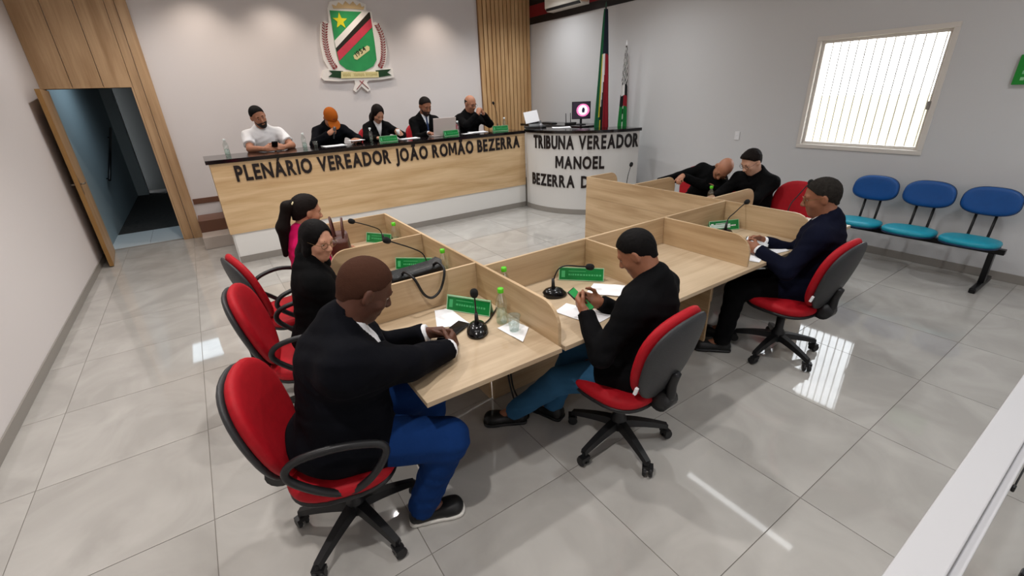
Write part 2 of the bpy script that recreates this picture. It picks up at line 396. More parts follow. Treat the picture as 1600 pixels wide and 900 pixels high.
# ------------------------------------------------ lamps on the ceiling
M_TUBE = mat('led_diffuser', 'f4f4f0', .5, emit=.5)
for k, (x, y, L, p, c) in enumerate(BATTENS):
    t = thing('ceiling_light', 'LED batten on the ceiling above the right desks', 'ceiling light', (x, y, H_CEIL))
    box('housing', -.07, .07, -L/2-.02, L/2+.02, -.05, -.001, M_WHITE, t, bev=.004)
    box('diffuser', -.045, .045, -L/2, L/2, -.07, -.051, M_TUBE, t, bev=.006)
ORD = ['first', 'second', 'third', 'fourth', 'fifth', 'added as corner fill, sixth']; ROWS = {}
for x, y in SPOTS+ROOMSPOTS: ROWS.setdefault(round(y), []).append((x, y))
ROWN = {6: 'nearest the front wall', 5: 'added above the podium as wall fill', 3: 'across the middle of the room', 2: 'above the left aisle', 1: 'above the near desks', -1: 'above the white guard rail'}
for x, y in SPOTS+ROOMSPOTS:
    row = sorted(ROWS[round(y)]); lbl = 'recessed ceiling downlight, %s from the left in the row %s' % (ORD[row.index((x, y))], ROWN[round(y)])
    t = thing('downlight', lbl, 'ceiling light', (x, y, H_CEIL), 0, 'recessed downlights')
    lathe('ring', [(.060, -.001), (.060, -.012), (.075, -.012), (.075, -.001)], M_WHITE, t, 20)
# ------------------------------------------------ stage and steps
M_STEP = mat('stage_tile', '9b938c', .35); M_RISER = mat('brown_riser', '6a4634', .4)
stage = struct(box('floor_stage', -.30, XR-.015, 5.12, YF-.002, 0, .50, M_STEP), 'raised floor behind the podium')
struct(box('floor_lectern', 4.76, XR-.015, 3.96, 5.1195, 0, .50, M_STEP))
t = thing('steps', 'two small tiled steps leading up to the stage by the oak wall', 'steps', (-.49, 6.5, 0))
box('step', -.17, .185, -.40, .43, .0015, .17, mat('step_tile', 'b9aea5', .3), t, bev=.004)
box('step', -.17, .185, -.05, .43, .1705, .34, M_RISER, t, bev=.004)
struct(box('trim_6', -.66, XR-1.25, YF-.015, YF-.0005, .501, .58, M_RISER, bev=.002))
# ================================================================== podium and lectern
pod = thing('podium', 'long oak fronted podium desk with black granite top and black lettering', 'podium', (0, 0, 0))
box('front_panel', -.335, 4.215, 5.085, 5.11, .385, 1.238, M_OAKP, pod)
box('base', -.30, 4.215, 5.10, 5.119, .085, .384, mat('white_gloss_tile', 'e2e1de', .25), pod)
box('skirting', -.305, 4.2, 5.090, 5.118, .0015, .084, M_SKIRT, pod)
box('side_panel', -.335, -.305, 5.1105, 5.70, .385, 1.238, M_OAKP, pod)
box('base_side', -.315, -.301, 5.12, 5.70, .0015, .384, MATS['white_gloss_tile'], pod)
box('granite_top', -.37, 4.215, 5.055, 5.73, 1.24, 1.285, M_GRANITE, pod, bev=.004)
M_LET = mat('black_letter', '14090b', .4)
letters('PLENÁRIO VEREADOR JOÃO ROMÃO BEZERRA', .180, 4.2, M_LET, pod, lambda u, v, w_: Vector((-.10+u, 5.084-w_, 1.02+v+.002*u)), bold=.034, gap=.10)
CX, CY, CR = 5.45, 4.80, 1.26
tri = thing('lectern', 'curved white lectern with black granite top, black wall lettering across it', 'lectern', (0, 0, 0))
def arcpt(a, r, z): return Vector((CX+r*math.cos(a), CY+r*math.sin(a), z))
def arc_slab(name, a0, a1, r0, r1, z0, z1, m, parent, n=40):
    bm = bmesh.new(); rows = []
    for i in range(n+1):
        a = math.radians(a0+(a1-a0)*i/n)
        rows.append([bm.verts.new(arcpt(a, r, z)) for r, z in ((r0, z0), (r1, z0), (r1, z1), (r0, z1))])
    for A, B in zip(rows, rows[1:]):
        for k in range(4): bm.faces.new([A[k], A[(k+1)%4], B[(k+1)%4], B[k]])
    bm.faces.new(rows[0]); bm.faces.new(rows[-1][::-1])
    o = from_bm(name, bm, m, parent)
    return o
M_TRIB = mat('white_lectern_paint', 'd6d5d3', .45)
arc_slab('curved_front', 168.5, 263, CR-.07, CR, .085, 1.262, M_TRIB, tri)
arc_slab('skirting', 168.5, 263, CR-.06, CR+.006, .0015, .084, M_SKIRT, tri)
arc_slab('granite_top', 168.6, 263.6, .80, CR+.03, 1.2625, 1.305, M_GRANITE, tri)
arc_slab('inner_wall', 200, 262, .84, .88, .5015, 1.262, M_TRIB, tri)
def on_arc(a0, z0):
    return lambda u, v, w_: arcpt(math.radians(a0)+u/CR, CR+w_, z0+v)
letters('TRIBUNA VEREADOR', .195, CR*math.radians(81.5), M_LET, tri, on_arc(180.5, 1.035), bold=.034, gap=.10)
letters('MANOEL', .185, CR*math.radians(35.4), M_LET, tri, on_arc(201.4, .738), bold=.034, gap=.10)
letters('BEZERRA', .185, CR*math.radians(38.2), M_LET, tri, on_arc(178, .443), bold=.034, gap=.10)
letters('D', .180, .125, M_LET, tri, on_arc(220.8, .443), bold=.034, gap=.10)
cnt = thing('side_counter', 'black topped counter along the right wall behind the curved lectern', 'counter', (0, 0, 0))
box('granite_top', 5.13, 5.745, 4.70, 6.5, 1.255, 1.295, M_GRANITE, cnt, bev=.003)
box('support', 5.2, 5.7, 6.40, 6.46, .5015, 1.254, M_TRIB, cnt); box('support', 5.25, 5.7, 4.90, 4.96, .5015, 1.254, M_TRIB, cnt)

# ================================================================== delegates' desks
ZD, ZP, TH = .75, .955, .018
def divider_y(name, x, y0, y1, z0, z1, r, m, parent, near=True):
    """upright panel along Y with its free end at y0 rounded at the top"""
    pts = [(y1, z0), (y1, z1)]
    for k in range(7):
        a = PI/2+k/6*PI/2; pts.append((y0+r+r*math.cos(a), z1-r+r*math.sin(a)))
    pts.append((y0, z0))
    return prism(name, pts, 0, x-TH/2, x+TH/2, m, parent, bev=.0015)
def divider_x(name, y, x0, x1, z0, z1, r, m, parent):
    """upright panel along X, free end at x0 rounded at the top"""
    s = 1 if x1 > x0 else -1
    pts = [(x1, z0), (x1, z1)]
    for k in range(7):
        a = PI/2+k/6*PI/2; pts.append((x0+s*(r+r*math.cos(a)), z1-r+r*math.sin(a)))
    pts.append((x0, z0))
    return prism(name, pts, 1, y-TH/2, y+TH/2, m, parent, bev=.0015)
XS, XRS, YBK = .80, 3.22, .77
dl = thing('desk_row', 'left arm of the oak desks, where the two women and the heavy man sit', 'desk', (0, 0, 0))
prism('worktop', [(.095, .055), (XS-TH/2-.0005, .045), (XS-TH/2-.0005, 2.43), (.095, 2.43)], 2, ZD-.025, ZD, M_OAKT, dl, bev=.002)
divider_y('spine_panel', XS, .075, 2.449, ZD-.024, ZP, .12, M_OAKY, dl)
box('modesty_panel', XS-TH/2, XS+TH/2, YBK+.02, 2.449, .0015, ZD-.025, M_OAKY, dl)
for y in (1.642, .850): divider_x('divider', y, .13, XS-TH/2-.0005, ZD+.0005, ZP, .11, M_OAKX, dl)
divider_x('divider', 2.44, .13, XS-TH/2-.0005, .0015, ZP, .11, M_OAKX, dl)
box('leg_panel', .32, .77, 1.633, 1.651, .0015, ZD-.026, M_OAKX, dl)
db = thing('desk_row', 'near arm of the oak desks, where the man with the phone sits', 'desk', (0, 0, 0))
prism('worktop', [(XS+TH/2+.0005, .045), (XRS-TH/2-.0005, .045), (XRS-TH/2-.0005, YBK-TH/2-.0005), (XS+TH/2+.0005, YBK-TH/2-.0005)], 2, ZD-.025, ZD, M_OAKT, db, bev=.002)
box('back_panel', XS+TH/2+.0005, XRS-TH/2-.0005, YBK-TH/2, YBK+TH/2, .0015, ZP, M_OAKX, db, bev=.0015)
for x in (1.604, 2.416): divider_y('divider', x, .075, YBK-TH/2-.0005, ZD+.0005, ZP, .12, M_OAKY, db)
box('leg_panel', 1.595, 1.613, .30, .76, .0015, ZD-.026, M_OAKY, db)
box('leg_panel', 2.407, 2.425, .30, .76, .0015, ZD-.026, M_OAKY, db)
d3 = thing('desk_row', 'right arm of the oak desks, in front of the two men talking', 'desk', (0, 0, 0))
divider_y('spine_panel', XRS, .075, 2.485, ZD-.024, ZP, .12, M_OAKY, d3)
box('modesty_panel', XRS-TH/2, XRS+TH/2, YBK-.009, 2.485, .0015, ZD-.025, M_OAKY, d3)
box('worktop', XRS+TH/2+.0005, 3.93, .06, 2.466, ZD-.025, ZD, M_OAKT, d3, bev=.002)
for y in (1.80, .90): divider_x('divider', y, 3.90, XRS+TH/2+.0005, ZD+.0005, ZP, .11, M_OAKX, d3)
divider_x('divider', 2.476, 3.70, XRS+TH/2+.0005, .0015, ZP, .11, M_OAKX, d3)
box('leg_panel', 3.3, 3.7, .16, .178, .0015, ZD-.026, M_OAKX, d3)
box('leg_panel', 3.3, 3.7, 1.79, 1.808, .0015, ZD-.026, M_OAKX, d3)

# ================================================================== office chairs
def make_chair(label, arms):
    t = thing('office_chair', label, 'chair')
    for k in range(5):
        a = 2*PI*k/5+PI/2+.3
        M = R(a, 'Z')
        bm = bmesh.new(); n = 7; rows = []
        for i in range(n):
            f = i/(n-1); x = .03+.255*f; z = .145-.055*f**1.5; w = .03-.012*f; h = .03-.012*f
            rows.append([bm.verts.new(M @ Vector(p)) for p in ((x, -w, z-h), (x, w, z-h), (x, w*.75, z+h*.5), (x, -w*.75, z+h*.5))])
        for A, B in zip(rows, rows[1:]):
            for q in range(4): bm.faces.new([A[q], A[(q+1)%4], B[(q+1)%4], B[q]])
        bm.faces.new(rows[0]); bm.faces.new(rows[-1][::-1])
        lg = from_bm('leg', bm, M_BLACKW, t)
        cm = M @ T(.285, 0, .029)
        bm = bmesh.new()
        for s in (-1, 1): bm_lathe(bm, [(.008, s*.006), (.024, s*.006), (.0275, s*.011), (.0275, s*.021), (.022, s*.026), (.008, s*.026)], 14, cm @ R(.5+k, 'Z') @ R(PI/2, 'X'))
        bm_box(bm, -.010, .026, -.028, .028, .012, .036, cm @ R(.5+k, 'Z'))
        bm_tube(bm, [cm @ Vector((0, 0, .015)), cm @ Vector((0, 0, .06))], .008, 6)
        from_bm('caster', bm, M_BLACKW, lg)
    lathe('gas_column', [(.045, .10), (.045, .17), (.028, .20), (.028, .30), (.022, .30), (.022, .37)], M_BLACKW, t, 18)
    box('mechanism', -.09, .09, -.13, .08, .355, .40, M_BLACKW, t, bev=.01)
    pad('seat_shell', .475, .455, .04, M_BLACKW, t, n=2.9, dome=.4, M=T(0, .0, .405) @ R(-PI/2, 'X'))
    pad('seat', .48, .46, .085, M_RED, t, n=2.9, dome=.55, M=T(0, .0, .44) @ R(-PI/2, 'X'))
    B = T(0, -.275, .70) @ R(math.radians(15), 'X')
    pad('backrest_shell', .445, .50, .045, M_DKGREY, t, n=2.35, taper=.10, dome=.65, bend=.035, M=B @ T(0, -.028, 0))
    pad('backrest', .455, .51, .07, M_RED, t, n=2.35, taper=.10, dome=.6, bend=.035, M=B @ T(0, .012, 0))
    box('label_tag', -.222, -.208, -.004, .010, -.14, -.10, M_PAPER, t, M=B)
    tube('back_bar', catmull([(0, -.02, .385), (0, -.20, .40), (0, -.285, .47), (0, -.295, .55), (0, -.31, .62)], 5), [.03]*6+[.028]*6+[.026]*9, M_BLACKW, t, 8)
    lathe('tilt_knob', [(.012, -.05), (.055, -.045), (.058, .045), (.012, .05)], M_BLACKW, t, 16, T(0, -.255, .445) @ R(PI/2, 'Y'))
    if arms:
        for s in (-1, 1):
            pts = catmull([(s*.25, .16, .66), (s*.262, .02, .695), (s*.255, -.13, .67), (s*.25, -.17, .60), (s*.245, -.08, .50), (s*.22, .02, .43), (s*.245, .12, .50), (s*.25, .19, .61)], 5, True)
            tube('armrest', pts, .016, M_BLACKW, t, 8, True)
    return t
chair_arm = make_chair('red office chair with black arm loops, nearest, under the heavy man', True)
chair_plain = make_chair('red office chair with dark grey back under the man holding the phone', False)
def put(o, x, y, phi, z=0): o.location = (x, y, z); o.rotation_euler = (0, 0, math.radians(phi-90))
def set_chair(src, x, y, phi, label, group, z=0):
    o = src if label is None else copy_tree(src)
    if label: o['label'] = label
    o['group'] = group; put(o, x, y, phi, z)
    return o
G1 = 'red office chairs around the desks'; G2 = 'red chairs on the stage'
set_chair(chair_arm, -.21, .345, -16, None, G1)
set_chair(chair_plain, 1.18, .01, 95, None, G1)
set_chair(chair_arm, -.14, 1.33, -11, 'red office chair whose red front shows, under the black-haired woman', G1)
set_chair(chair_arm, -.10, 2.10, 10, 'red office chair showing its dark back, under the woman with ponytail', G1)
set_chair(chair_plain, 2.82, -.03, 90, 'red office chair with dark grey back under the navy-suited man', G1)
set_chair(chair_plain, 4.18, .74, 180, 'empty red office chair at the right desks', G1)
set_chair(chair_plain, 4.38, 1.34, 180, 'red office chair hidden behind the dark-haired man with glasses', G1)
set_chair(chair_plain, 4.38, 2.06, 172, 'red office chair behind the bald man who leans over', G1)
STG = [(.42, 'red chair behind the podium under the white-shirted man'), (1.30, 'red chair behind the podium under the man in the orange cap'),
       (2.02, 'red chair behind the podium under the woman in white top'), (2.84, 'red chair behind the podium under the man with laptop'), (3.68, 'red chair behind the podium under the praying-handed man')]
for x, lb in STG: set_chair(chair_plain, x, 6.08, -90, lb, G2, .5005)

# ================================================================== blue waiting bench
def make_bench(label):
    t = thing('waiting_bench', label, 'bench')
    M_BS = mat('teal_vinyl', '0c93ab', .42, var=.06, vscale=20); M_BB = mat('blue_vinyl', '0a4d92', .45, var=.06, vscale=20); M_EDGE = mat('blue_edge_trim', '0a2f55', .5)
    box('beam', -.70, .72, -.03, .03, .345, .395, M_BLACKM, t, bev=.004)
    for x in (-.62, .64):
        prism('leg', [(-.035, .35), (.035, .35), (-.005, .045), (-.075, .045)], 0, x-.022, x+.022, M_BLACKM, t, bev=.003)
        box('foot', x-.025, x+.025, -.29, .23, .0015, .05, M_BLACKM, t, bev=.01)
    for x in (-.455, .0, .455):
        s = pad('seat', .43, .41, .07, M_BS, t, n=2.6, dome=.6, M=T(x, .07, .44) @ R(-PI/2+.06, 'X'))
        pad('seat_shell', .425, .405, .03, M_EDGE, t, n=2.6, dome=.4, M=T(x, .07, .415) @ R(-PI/2+.06, 'X'))
        Bk = T(x, -.205, .765) @ R(math.radians(9), 'X')
        b = pad('backrest', .41, .255, .06, M_BB, t, n=2.7, dome=.5, taper=-.04, bend=.02, M=Bk)
        pad('edge_trim', .42, .265, .03, M_EDGE, b, n=2.7, dome=.3, taper=-.04, bend=.02, M=Bk @ T(0, -.012, 0))
        box('label_tag', -.19, -.172, .018, .030, -.06, -.025, M_PAPER, b, M=Bk)
        for s in (-.07, .07):
            tube('support', [(x+s, -.02, .38), (x+s, -.17, .395), (x+s, -.19, .45), (x+s, -.232, .72)], .012, M_BLACKM, t, 8)
    return t
bench = make_bench('three-seat blue waiting bench with teal seats against the right wall')
bench.location = (5.40, .02, 0); bench.rotation_euler = (0, 0, PI/2)
b2 = copy_tree(bench); b2['label'] = 'waiting bench behind the white guard rail, only its black foot showing'
b2.location = (2.51, -1.72, 0); b2.rotation_euler = (0, 0, 0)
bench['group'] = b2['group'] = 'waiting benches'

# ================================================================== guard rail by the camera
rl = thing('guard_rail', 'white guard rail crossing the lower right corner, nearest thing', 'railing', (0, -1.31, 0))
box('top_rail', XL+.001, XR-.03, -.035, .035, .97, 1.0, mat('rail_white', 'c3c3c6', .45), rl, bev=.003)
box('lower_profile', XL+.001, XR-.03, -.052, -.0355, .93, .985, mat('rail_white', 'c3c3c6', .45), rl, bev=.002)
for x in (-1.2, 4.6, 5.6): box('post', x-.025, x+.025, -.025, .025, .0015, .969, mat('rail_white', 'c3c3c6', .45), rl, bev=.003)
for x in (1.02, 1.28): box('clamp', x-.008, x+.008, -.060, -.0525, .940, .956, M_BLACKW, rl, bev=.003)
tube('rod', [(1.02, -.0565, .947), (1.28, -.0565, .947)], .002, M_BLACKW, rl, 6)

# ================================================================== on the walls
ac = thing('air_conditioner', 'white wall mounted air conditioner high on the right wall', 'air conditioner', (XR-.021, 5.72, 3.2))
prism('body', [(-.0, .0), (-.16, .005), (-.21, .06), (-.215, .24), (-.19, .27), (0, .27)], 1, -.50, .46, mat('air_conditioner_plastic', 'e6e2d8', .4), ac, bev=.006)
box('outlet_flap', -.205, -.165, -.47, .43, .012, .05, M_BLACKW, ac, M=R(.0, 'Y'))
box('end_grille', -.2, -.03, -.508, -.501, .03, .24, mat('pale_salmon_plastic', 'd8b9a2', .5), ac, bev=.002)
ex = thing('exit_sign', 'green emergency sign on the right wall at the picture edge', 'sign', (XR-.001, -.42, 1.76))
box('panel', -.03, 0, -.17, .17, 0, .24, mat('exit_green', '0b8a2a', .4), ex, bev=.004)
for z0 in (.085, .14): box('stripe', -.032, -.0301, -.14, .125, z0, z0+.028, mat('pale_green_print', '7cc48a', .5), ex)
box('mark', -.032, -.0301, .10, .125, .035, .06, M_LGREEN, ex)
ol = thing('wall_socket', 'small white wall socket above the talking men', 'socket', (XR-.0005, 2.24, 1.21))
box('plate', -.008, 0, -.035, .035, -.055, .055, M_WHITE, ol, bev=.003)
for z in (-.02, .02): box('insert', -.0095, -.0081, -.015, .015, z-.012, z+.012, M_PAPER, ol)
# ------------------------------------------------ coat of arms
EM = thing('coat_of_arms', 'painted municipal coat of arms with shield, star, wreath and ribbon on the front wall', 'emblem', (0, 0, 0))
def emb(name, poly, y0, y1, m): return prism(name, poly, 1, y0, y1, m, EM)
M_EW = mat('emblem_white', 'f3efe9', .35); M_EG = mat('emblem_green', '2f9a58', .35, var=.18, vscale=3); M_EB = mat('emblem_black', '221d10', .4); M_ER = mat('emblem_red', 'c93d50', .4, var=.15, vscale=5)
M_EY = mat('emblem_yellow', 'e6dc28', .4); M_EC = mat('emblem_cream', 'e3d8a0', .5); M_EDG = mat('emblem_dark_green', '123d1c', .4); M_EO = mat('emblem_crown', 'e0c391', .5); M_EDR = mat('emblem_dark_red', '8c2128', .5)
back = [(1.887,3.282),(2.055,3.313),(2.292,3.327),(2.456,3.278),(2.445,3.188),(2.535,3.18),(2.535,3.02),(2.575,3.035),(2.65,2.992),(2.70,2.845),(2.711,2.621),(2.664,2.442),(2.61,2.354),(2.762,2.349),(2.775,2.199),(2.545,2.17),(2.318,2.158),(2.276,2.125),(2.322,2.016),(2.27,1.984),(2.175,2.07),(2.068,1.982),(2.03,2.016),(2.073,2.105),(2.075,2.165),(1.817,2.155),(1.584,2.172),(1.55,2.212),(1.605,2.33),(1.69,2.345),(1.632,2.474),(1.63,2.685),(1.678,2.965),(1.753,3.022),(1.822,2.99),(1.836,3.187)]
emb('backing', back, 6.955, 6.9995, M_EW)
emb('shield_field', [(1.863,3.163),(2.5,3.168),(2.506,2.979),(2.508,2.73),(2.501,2.475),(2.429,2.378),(2.27,2.306),(2.125,2.296),(1.973,2.333),(1.876,2.412),(1.857,2.536),(1.855,2.658)], 6.945, 6.9545, M_EG)
emb('white_band', [(1.854,2.745),(2.369,3.168),(2.482,3.168),(1.857,2.640)], 6.941, 6.9445, M_EW)
emb('black_band', [(1.857,2.640),(2.482,3.168),(2.500,3.168),(2.503,3.086),(1.862,2.582)], 6.941, 6.9445, M_EB)
emb('red_band', [(1.862,2.582),(2.503,3.086),(2.504,2.956),(1.873,2.455)], 6.941, 6.9445, M_ER)
star = []
for k in range(10):
    a = PI/2+k*PI/5; r_ = .118 if k % 2 == 0 else .048; star.append((1.998+r_*math.cos(a), 3.025+r_*math.sin(a)))
emb('star', star, 6.939, 6.9445, M_EY)
emb('year_plate', [(2.117,2.535),(2.372,2.685),(2.409,2.668),(2.404,2.618),(2.170,2.473),(2.128,2.485)], 6.940, 6.9445, M_EC)
ya = math.atan2(.15, .255)
letters('1954', .07, .20, M_EB, EM, lambda u, v, w_: Vector((2.175+u*math.cos(ya)-v*math.sin(ya), 6.9398-w_, 2.515+u*math.sin(ya)+v*math.cos(ya))), depth=.003, bold=.01, name='numeral')
emb('ribbon_tail', [(1.688,2.319),(1.908,2.309),(1.878,2.198),(1.661,2.226),(1.73,2.272)], 6.945, 6.9545, M_EDG)
emb('ribbon_tail', [(2.455,2.312),(2.733,2.329),(2.657,2.277),(2.728,2.234),(2.494,2.204)], 6.945, 6.9545, M_EDG)
emb('ribbon', [(1.876,2.299),(2.499,2.292),(2.494,2.204),(1.857,2.199)], 6.938, 6.9545, M_EC)
bm = bmesh.new()
for k in range(26):
    if k in (6, 7, 16): continue
    x = 1.895+k*.0225; z0 = 2.222+random.random()*.012
    bm_box(bm, x, x+.008, 6.9365, 6.938, z0, 2.272+random.random()*.008)
    if random.random() < .7: bm_box(bm, x+.008, x+.016, 6.9365, 6.938, 2.24, 2.248)
from_bm('ribbon_print', bm, mat('ribbon_print', 'a99a55', .6), EM)
emb('crown', [(1.926,3.19),(1.915,3.245),(1.975,3.225),(2.02,3.282),(2.08,3.245),(2.13,3.303),(2.19,3.255),(2.25,3.306),(2.30,3.25),(2.36,3.289),(2.38,3.235),(2.425,3.25),(2.405,3.20),(2.17,3.205)], 6.943, 6.9545, M_EO)
for path, s in (([(1.762,2.989),(1.72,2.82),(1.71,2.641),(1.735,2.474),(1.80,2.345)], 1), ([(2.587,2.997),(2.648,2.844),(2.645,2.653),(2.608,2.475),(2.535,2.355)], -1)):
    pts = catmull([(x, 6.95, z) for x, z in path], 5); bm = bmesh.new()
    bm_tube(bm, pts, .004, 5)
    for i in range(1, len(pts)):
        tg = (pts[i]-pts[i-1]).normalized(); nn = Vector((tg.z, 0, -tg.x))
        for sd in (-1, 1):
            c = pts[i]+nn*sd*.026-tg*.012; ax_ = (nn*sd*.7-tg*.6).normalized(); bx2 = Vector((ax_.z, 0, -ax_.x))
            vs = [bm.verts.new(c+ax_*.024*math.cos(q*PI/3)+bx2*.010*math.sin(q*PI/3)+Vector((0, -.006 if q % 3 else -.001, 0))) for q in range(6)]
            bm.faces.new(vs)
    from_bm('wreath', bm, M_EDR, EM)['kind'] = 'stuff'
for (xa, za, xb, zb) in ((2.157,2.16,2.29,2.03),(2.225,2.16,2.085,2.025)):
    tube('ribbon_stem', [(xa, 6.951, za), (xb, 6.951, zb)], .006, M_EDR, EM, 6)
# ================================================================== small things
def microphone(label, loc, rz, neck, group='gooseneck microphones', base=True):
    """table microphone: wedge base, bent gooseneck (local points), foam head"""
    t = thing('microphone', label, 'microphone', loc, rz, group)
    if base:
        bm = bmesh.new(); seg = 24
        prof = [(1.0, 0.0), (1.0, .012), (.93, .026), (.72, .042), (.4, .050)]
        rings = [[bm.verts.new((.055*r*math.cos(2*PI*k/seg), .072*r*math.sin(2*PI*k/seg)+(-.012 if z > .02 else 0), z)) for k in range(seg)] for r, z in prof]
        for A, B in zip(rings, rings[1:]):
            for k in range(seg): bm.faces.new([A[k], A[(k+1)%seg], B[(k+1)%seg], B[k]])
        bm.faces.new(rings[0][::-1]); bm.faces.new(rings[-1])
        b = from_bm('base', bm, mat('gloss_black', '0d0d0f', .18), t, True)
        box('button', -.012, .012, .030, .048, .030, .036, mat('grey_button', '4d5055', .4), b, bev=.002)
    pts = catmull([(0, -.012, .04)]+neck, 6); n = len(pts)
    st = tube('collar', [pts[0], pts[0]+(pts[3]-pts[0]).normalized()*.07], [.013, .008], M_BLACKW, t, 10)
    tube('gooseneck', pts, .0042, M_BLACKM, t, 8)
    d = (pts[-1]-pts[-2]).normalized(); e = pts[-1]
    rr = [.008, .017, .020, .0205, .018, .010]; ss = [-.006, .002, .014, .026, .038, .046]
    tube('foam_head', [e+d*s for s in ss], rr, mat('foam_black', '101010', .95, bump=.5, bscale=400), t, 12)
    return t
def name_plate(label, loc, rz, w=.25, h=.075, group='green name plates', white=False):
    """tent shaped acrylic plate; printed face towards local -Y"""
    t = thing('name_plate', label, 'name plate', loc, rz, group)
    tilt = .32
    Mf = R(-tilt, 'X')
    box('plate', -w/2, w/2, -.002, .002, .0, h, M_GREEN, t, M=T(0, -.025, .001) @ Mf)
    box('stand', -w/2, w/2, -.0015, .0015, .0, h, mat('clear_green_edge', '9cc9a2', .2), t, M=T(0, .025, .001) @ R(tilt, 'X'))
    for a in ((-w/2, w/2, h-.005, h), (-w/2, w/2, 0, .004), (-w/2, -w/2+.004, .004, h-.005), (w/2-.004, w/2, .004, h-.005)):
        box('edge', a[0], a[1], -.0034, -.0021, a[2], a[3], MATS['clear_green_edge'], t, M=T(0, -.025, .001) @ Mf)
    bm = bmesh.new(); M = T(0, -.025, .001) @ Mf
    bm_box(bm, -w*.44, -w*.36, -.0032, -.0021, h*.22, h*.72, M)
    x = -w*.28
    while x < w*.40:
        l_ = random.uniform(.006, .016)
        bm_box(bm, x, x+l_, -.0032, -.0021, h*.38, h*.50, M); x += l_+.005
    bm_box(bm, -w*.28, w*.1, -.0032, -.0021, h*.68, h*.72, M)
    from_bm('print', bm, mat('dull_green_print', '3fa463', .5) if not white else M_PAPER, t)
    if white: box('white_strip', -w*.48, w*.2, -.0032, -.0021, h*.25, h*.62, mat('pale_strip', 'cfe6da', .4), t, M=M)
    return t
def bottle(label, loc, cap, group='water bottles'):
    t = thing('water_bottle', label, 'bottle', loc, 0, group)
    lathe('body', [(.026, .0), (.031, .006), (.031, .06), (.028, .07), (.031, .08), (.031, .12), (.026, .145), (.013, .17), (.0125, .182)], M_PET, t, 18)
    lathe('water', [(.022, .003), (.0285, .008), (.0285, .06), (.0255, .07), (.0265, .078)], M_WATER, t, 18)
    lathe('cap', [(.016, .176), (.0165, .178), (.0165, .198), (.014, .201)], cap, t, 16)
    return t
def cup(label, loc, m, h=.085, r=.035, group=None):
    t = thing('plastic_cup', label, 'cup', loc, 0, group)
    lathe('wall', [(r*.68, .0), (r, h), (r*.95, h), (r*.64, .003)], m, t, 20)
    lathe('rim', [(r*.99, h-.003), (r*1.05, h-.001), (r*1.05, h+.001), (r*.99, h+.002)], m, t, 20)
    return t
def sheet(name, label, cat, corners, z, n=1, m=None, group=None):
    """stack of paper: world corners at height z"""
    cx = sum(c[0] for c in corners)/4; cy = sum(c[1] for c in corners)/4
    bm = bmesh.new()
    q = [(c[0]-cx, c[1]-cy) for c in corners]
    N = 6; rows = []
    def bil(u, v):
        return ((1-u)*(1-v)*q[0][0]+u*(1-v)*q[1][0]+u*v*q[2][0]+(1-u)*v*q[3][0], (1-u)*(1-v)*q[0][1]+u*(1-v)*q[1][1]+u*v*q[2][1]+(1-u)*v*q[3][1])
    top = [[bm.verts.new((*bil(i/N, j/N), .0012*n+.004*(abs(i/N-.5)*2)**3*(1 if j > N/2 else .3))) for j in range(N+1)] for i in range(N+1)]
    bot = [[bm.verts.new((*bil(i/N, j/N), .0002+.004*(abs(i/N-.5)*2)**3*(1 if j > N/2 else .3))) for j in range(N+1)] for i in range(N+1)]
    for i in range(N):
        for j in range(N):
            bm.faces.new([top[i][j], top[i+1][j], top[i+1][j+1], top[i][j+1]]); bm.faces.new([bot[i][j], bot[i][j+1], bot[i+1][j+1], bot[i+1][j]])
    for i in range(N):
        bm.faces.new([top[i][0], bot[i][0], bot[i+1][0], top[i+1][0]]); bm.faces.new([top[i][N], top[i+1][N], bot[i+1][N], bot[i][N]])
        bm.faces.new([top[0][i], top[0][i+1], bot[0][i+1], bot[0][i]]); bm.faces.new([top[N][i], bot[N][i], bot[N][i+1], top[N][i+1]])
    o = from_bm(name, bm, m or M_PAPER, None); o.location = (cx, cy, z+.0006)
    return tag(o, label, cat, group)
def rect(cx, cy, w, d, a):
    c, s = math.cos(a), math.sin(a)
    return [(cx+x*c-y*s, cy+x*s+y*c) for x, y in ((-w/2, -d/2), (w/2, -d/2), (w/2, d/2), (-w/2, d/2))]
def phone(label, M, screen=None):
    t = thing('phone', label, 'phone'); t.matrix_world = M
    box('case', -.037, .037, -.078, .078, 0, .009, mat('phone_black', '0c0c10', .3), t, bev=.003)
    box('screen', -.034, .034, -.074, .074, .0091, .0096, screen or mat('dark_screen', '08080c', .12), t)
    box('camera_bump', -.03, -.008, .045, .07, -.002, -.0001, M_BLACKW, t)
    return t
ZT = ZD+.0008
# left arm, far cell
name_plate('green name plate in the far left desk cell, beside the brown handbag', (.68, 2.30, ZT), -.95, .25, .085)
bottle('small water bottle with green cap in the far left desk cell', (.75, 2.10, ZT), M_CAP)
microphone('microphone whose gooseneck points left towards the ponytailed woman', (.655, 2.15, ZT), PI/2, [(0, -.008, .09), (0, .01, .15), (0, .07, .19), (0, .14, .225), (0, .195, .25)])
# left arm, middle cell
name_plate('green name plate behind the black handbag', (.665, 1.515, ZT), -.72, .27, .085)
bottle('small water bottle with green cap in the middle left desk cell', (.755, 1.22, ZT), M_CAP)
microphone('microphone rising out from behind the black handbag', (.645, 1.255, ZT), PI/2, [(0, -.008, .12), (0, .015, .19), (0, .08, .24), (0, .16, .285), (0, .215, .315)])
sheet('paper', 'white paper peeking out behind the black handbag', 'paper', rect(.40, 1.36, .21, .297, .3), ZT)
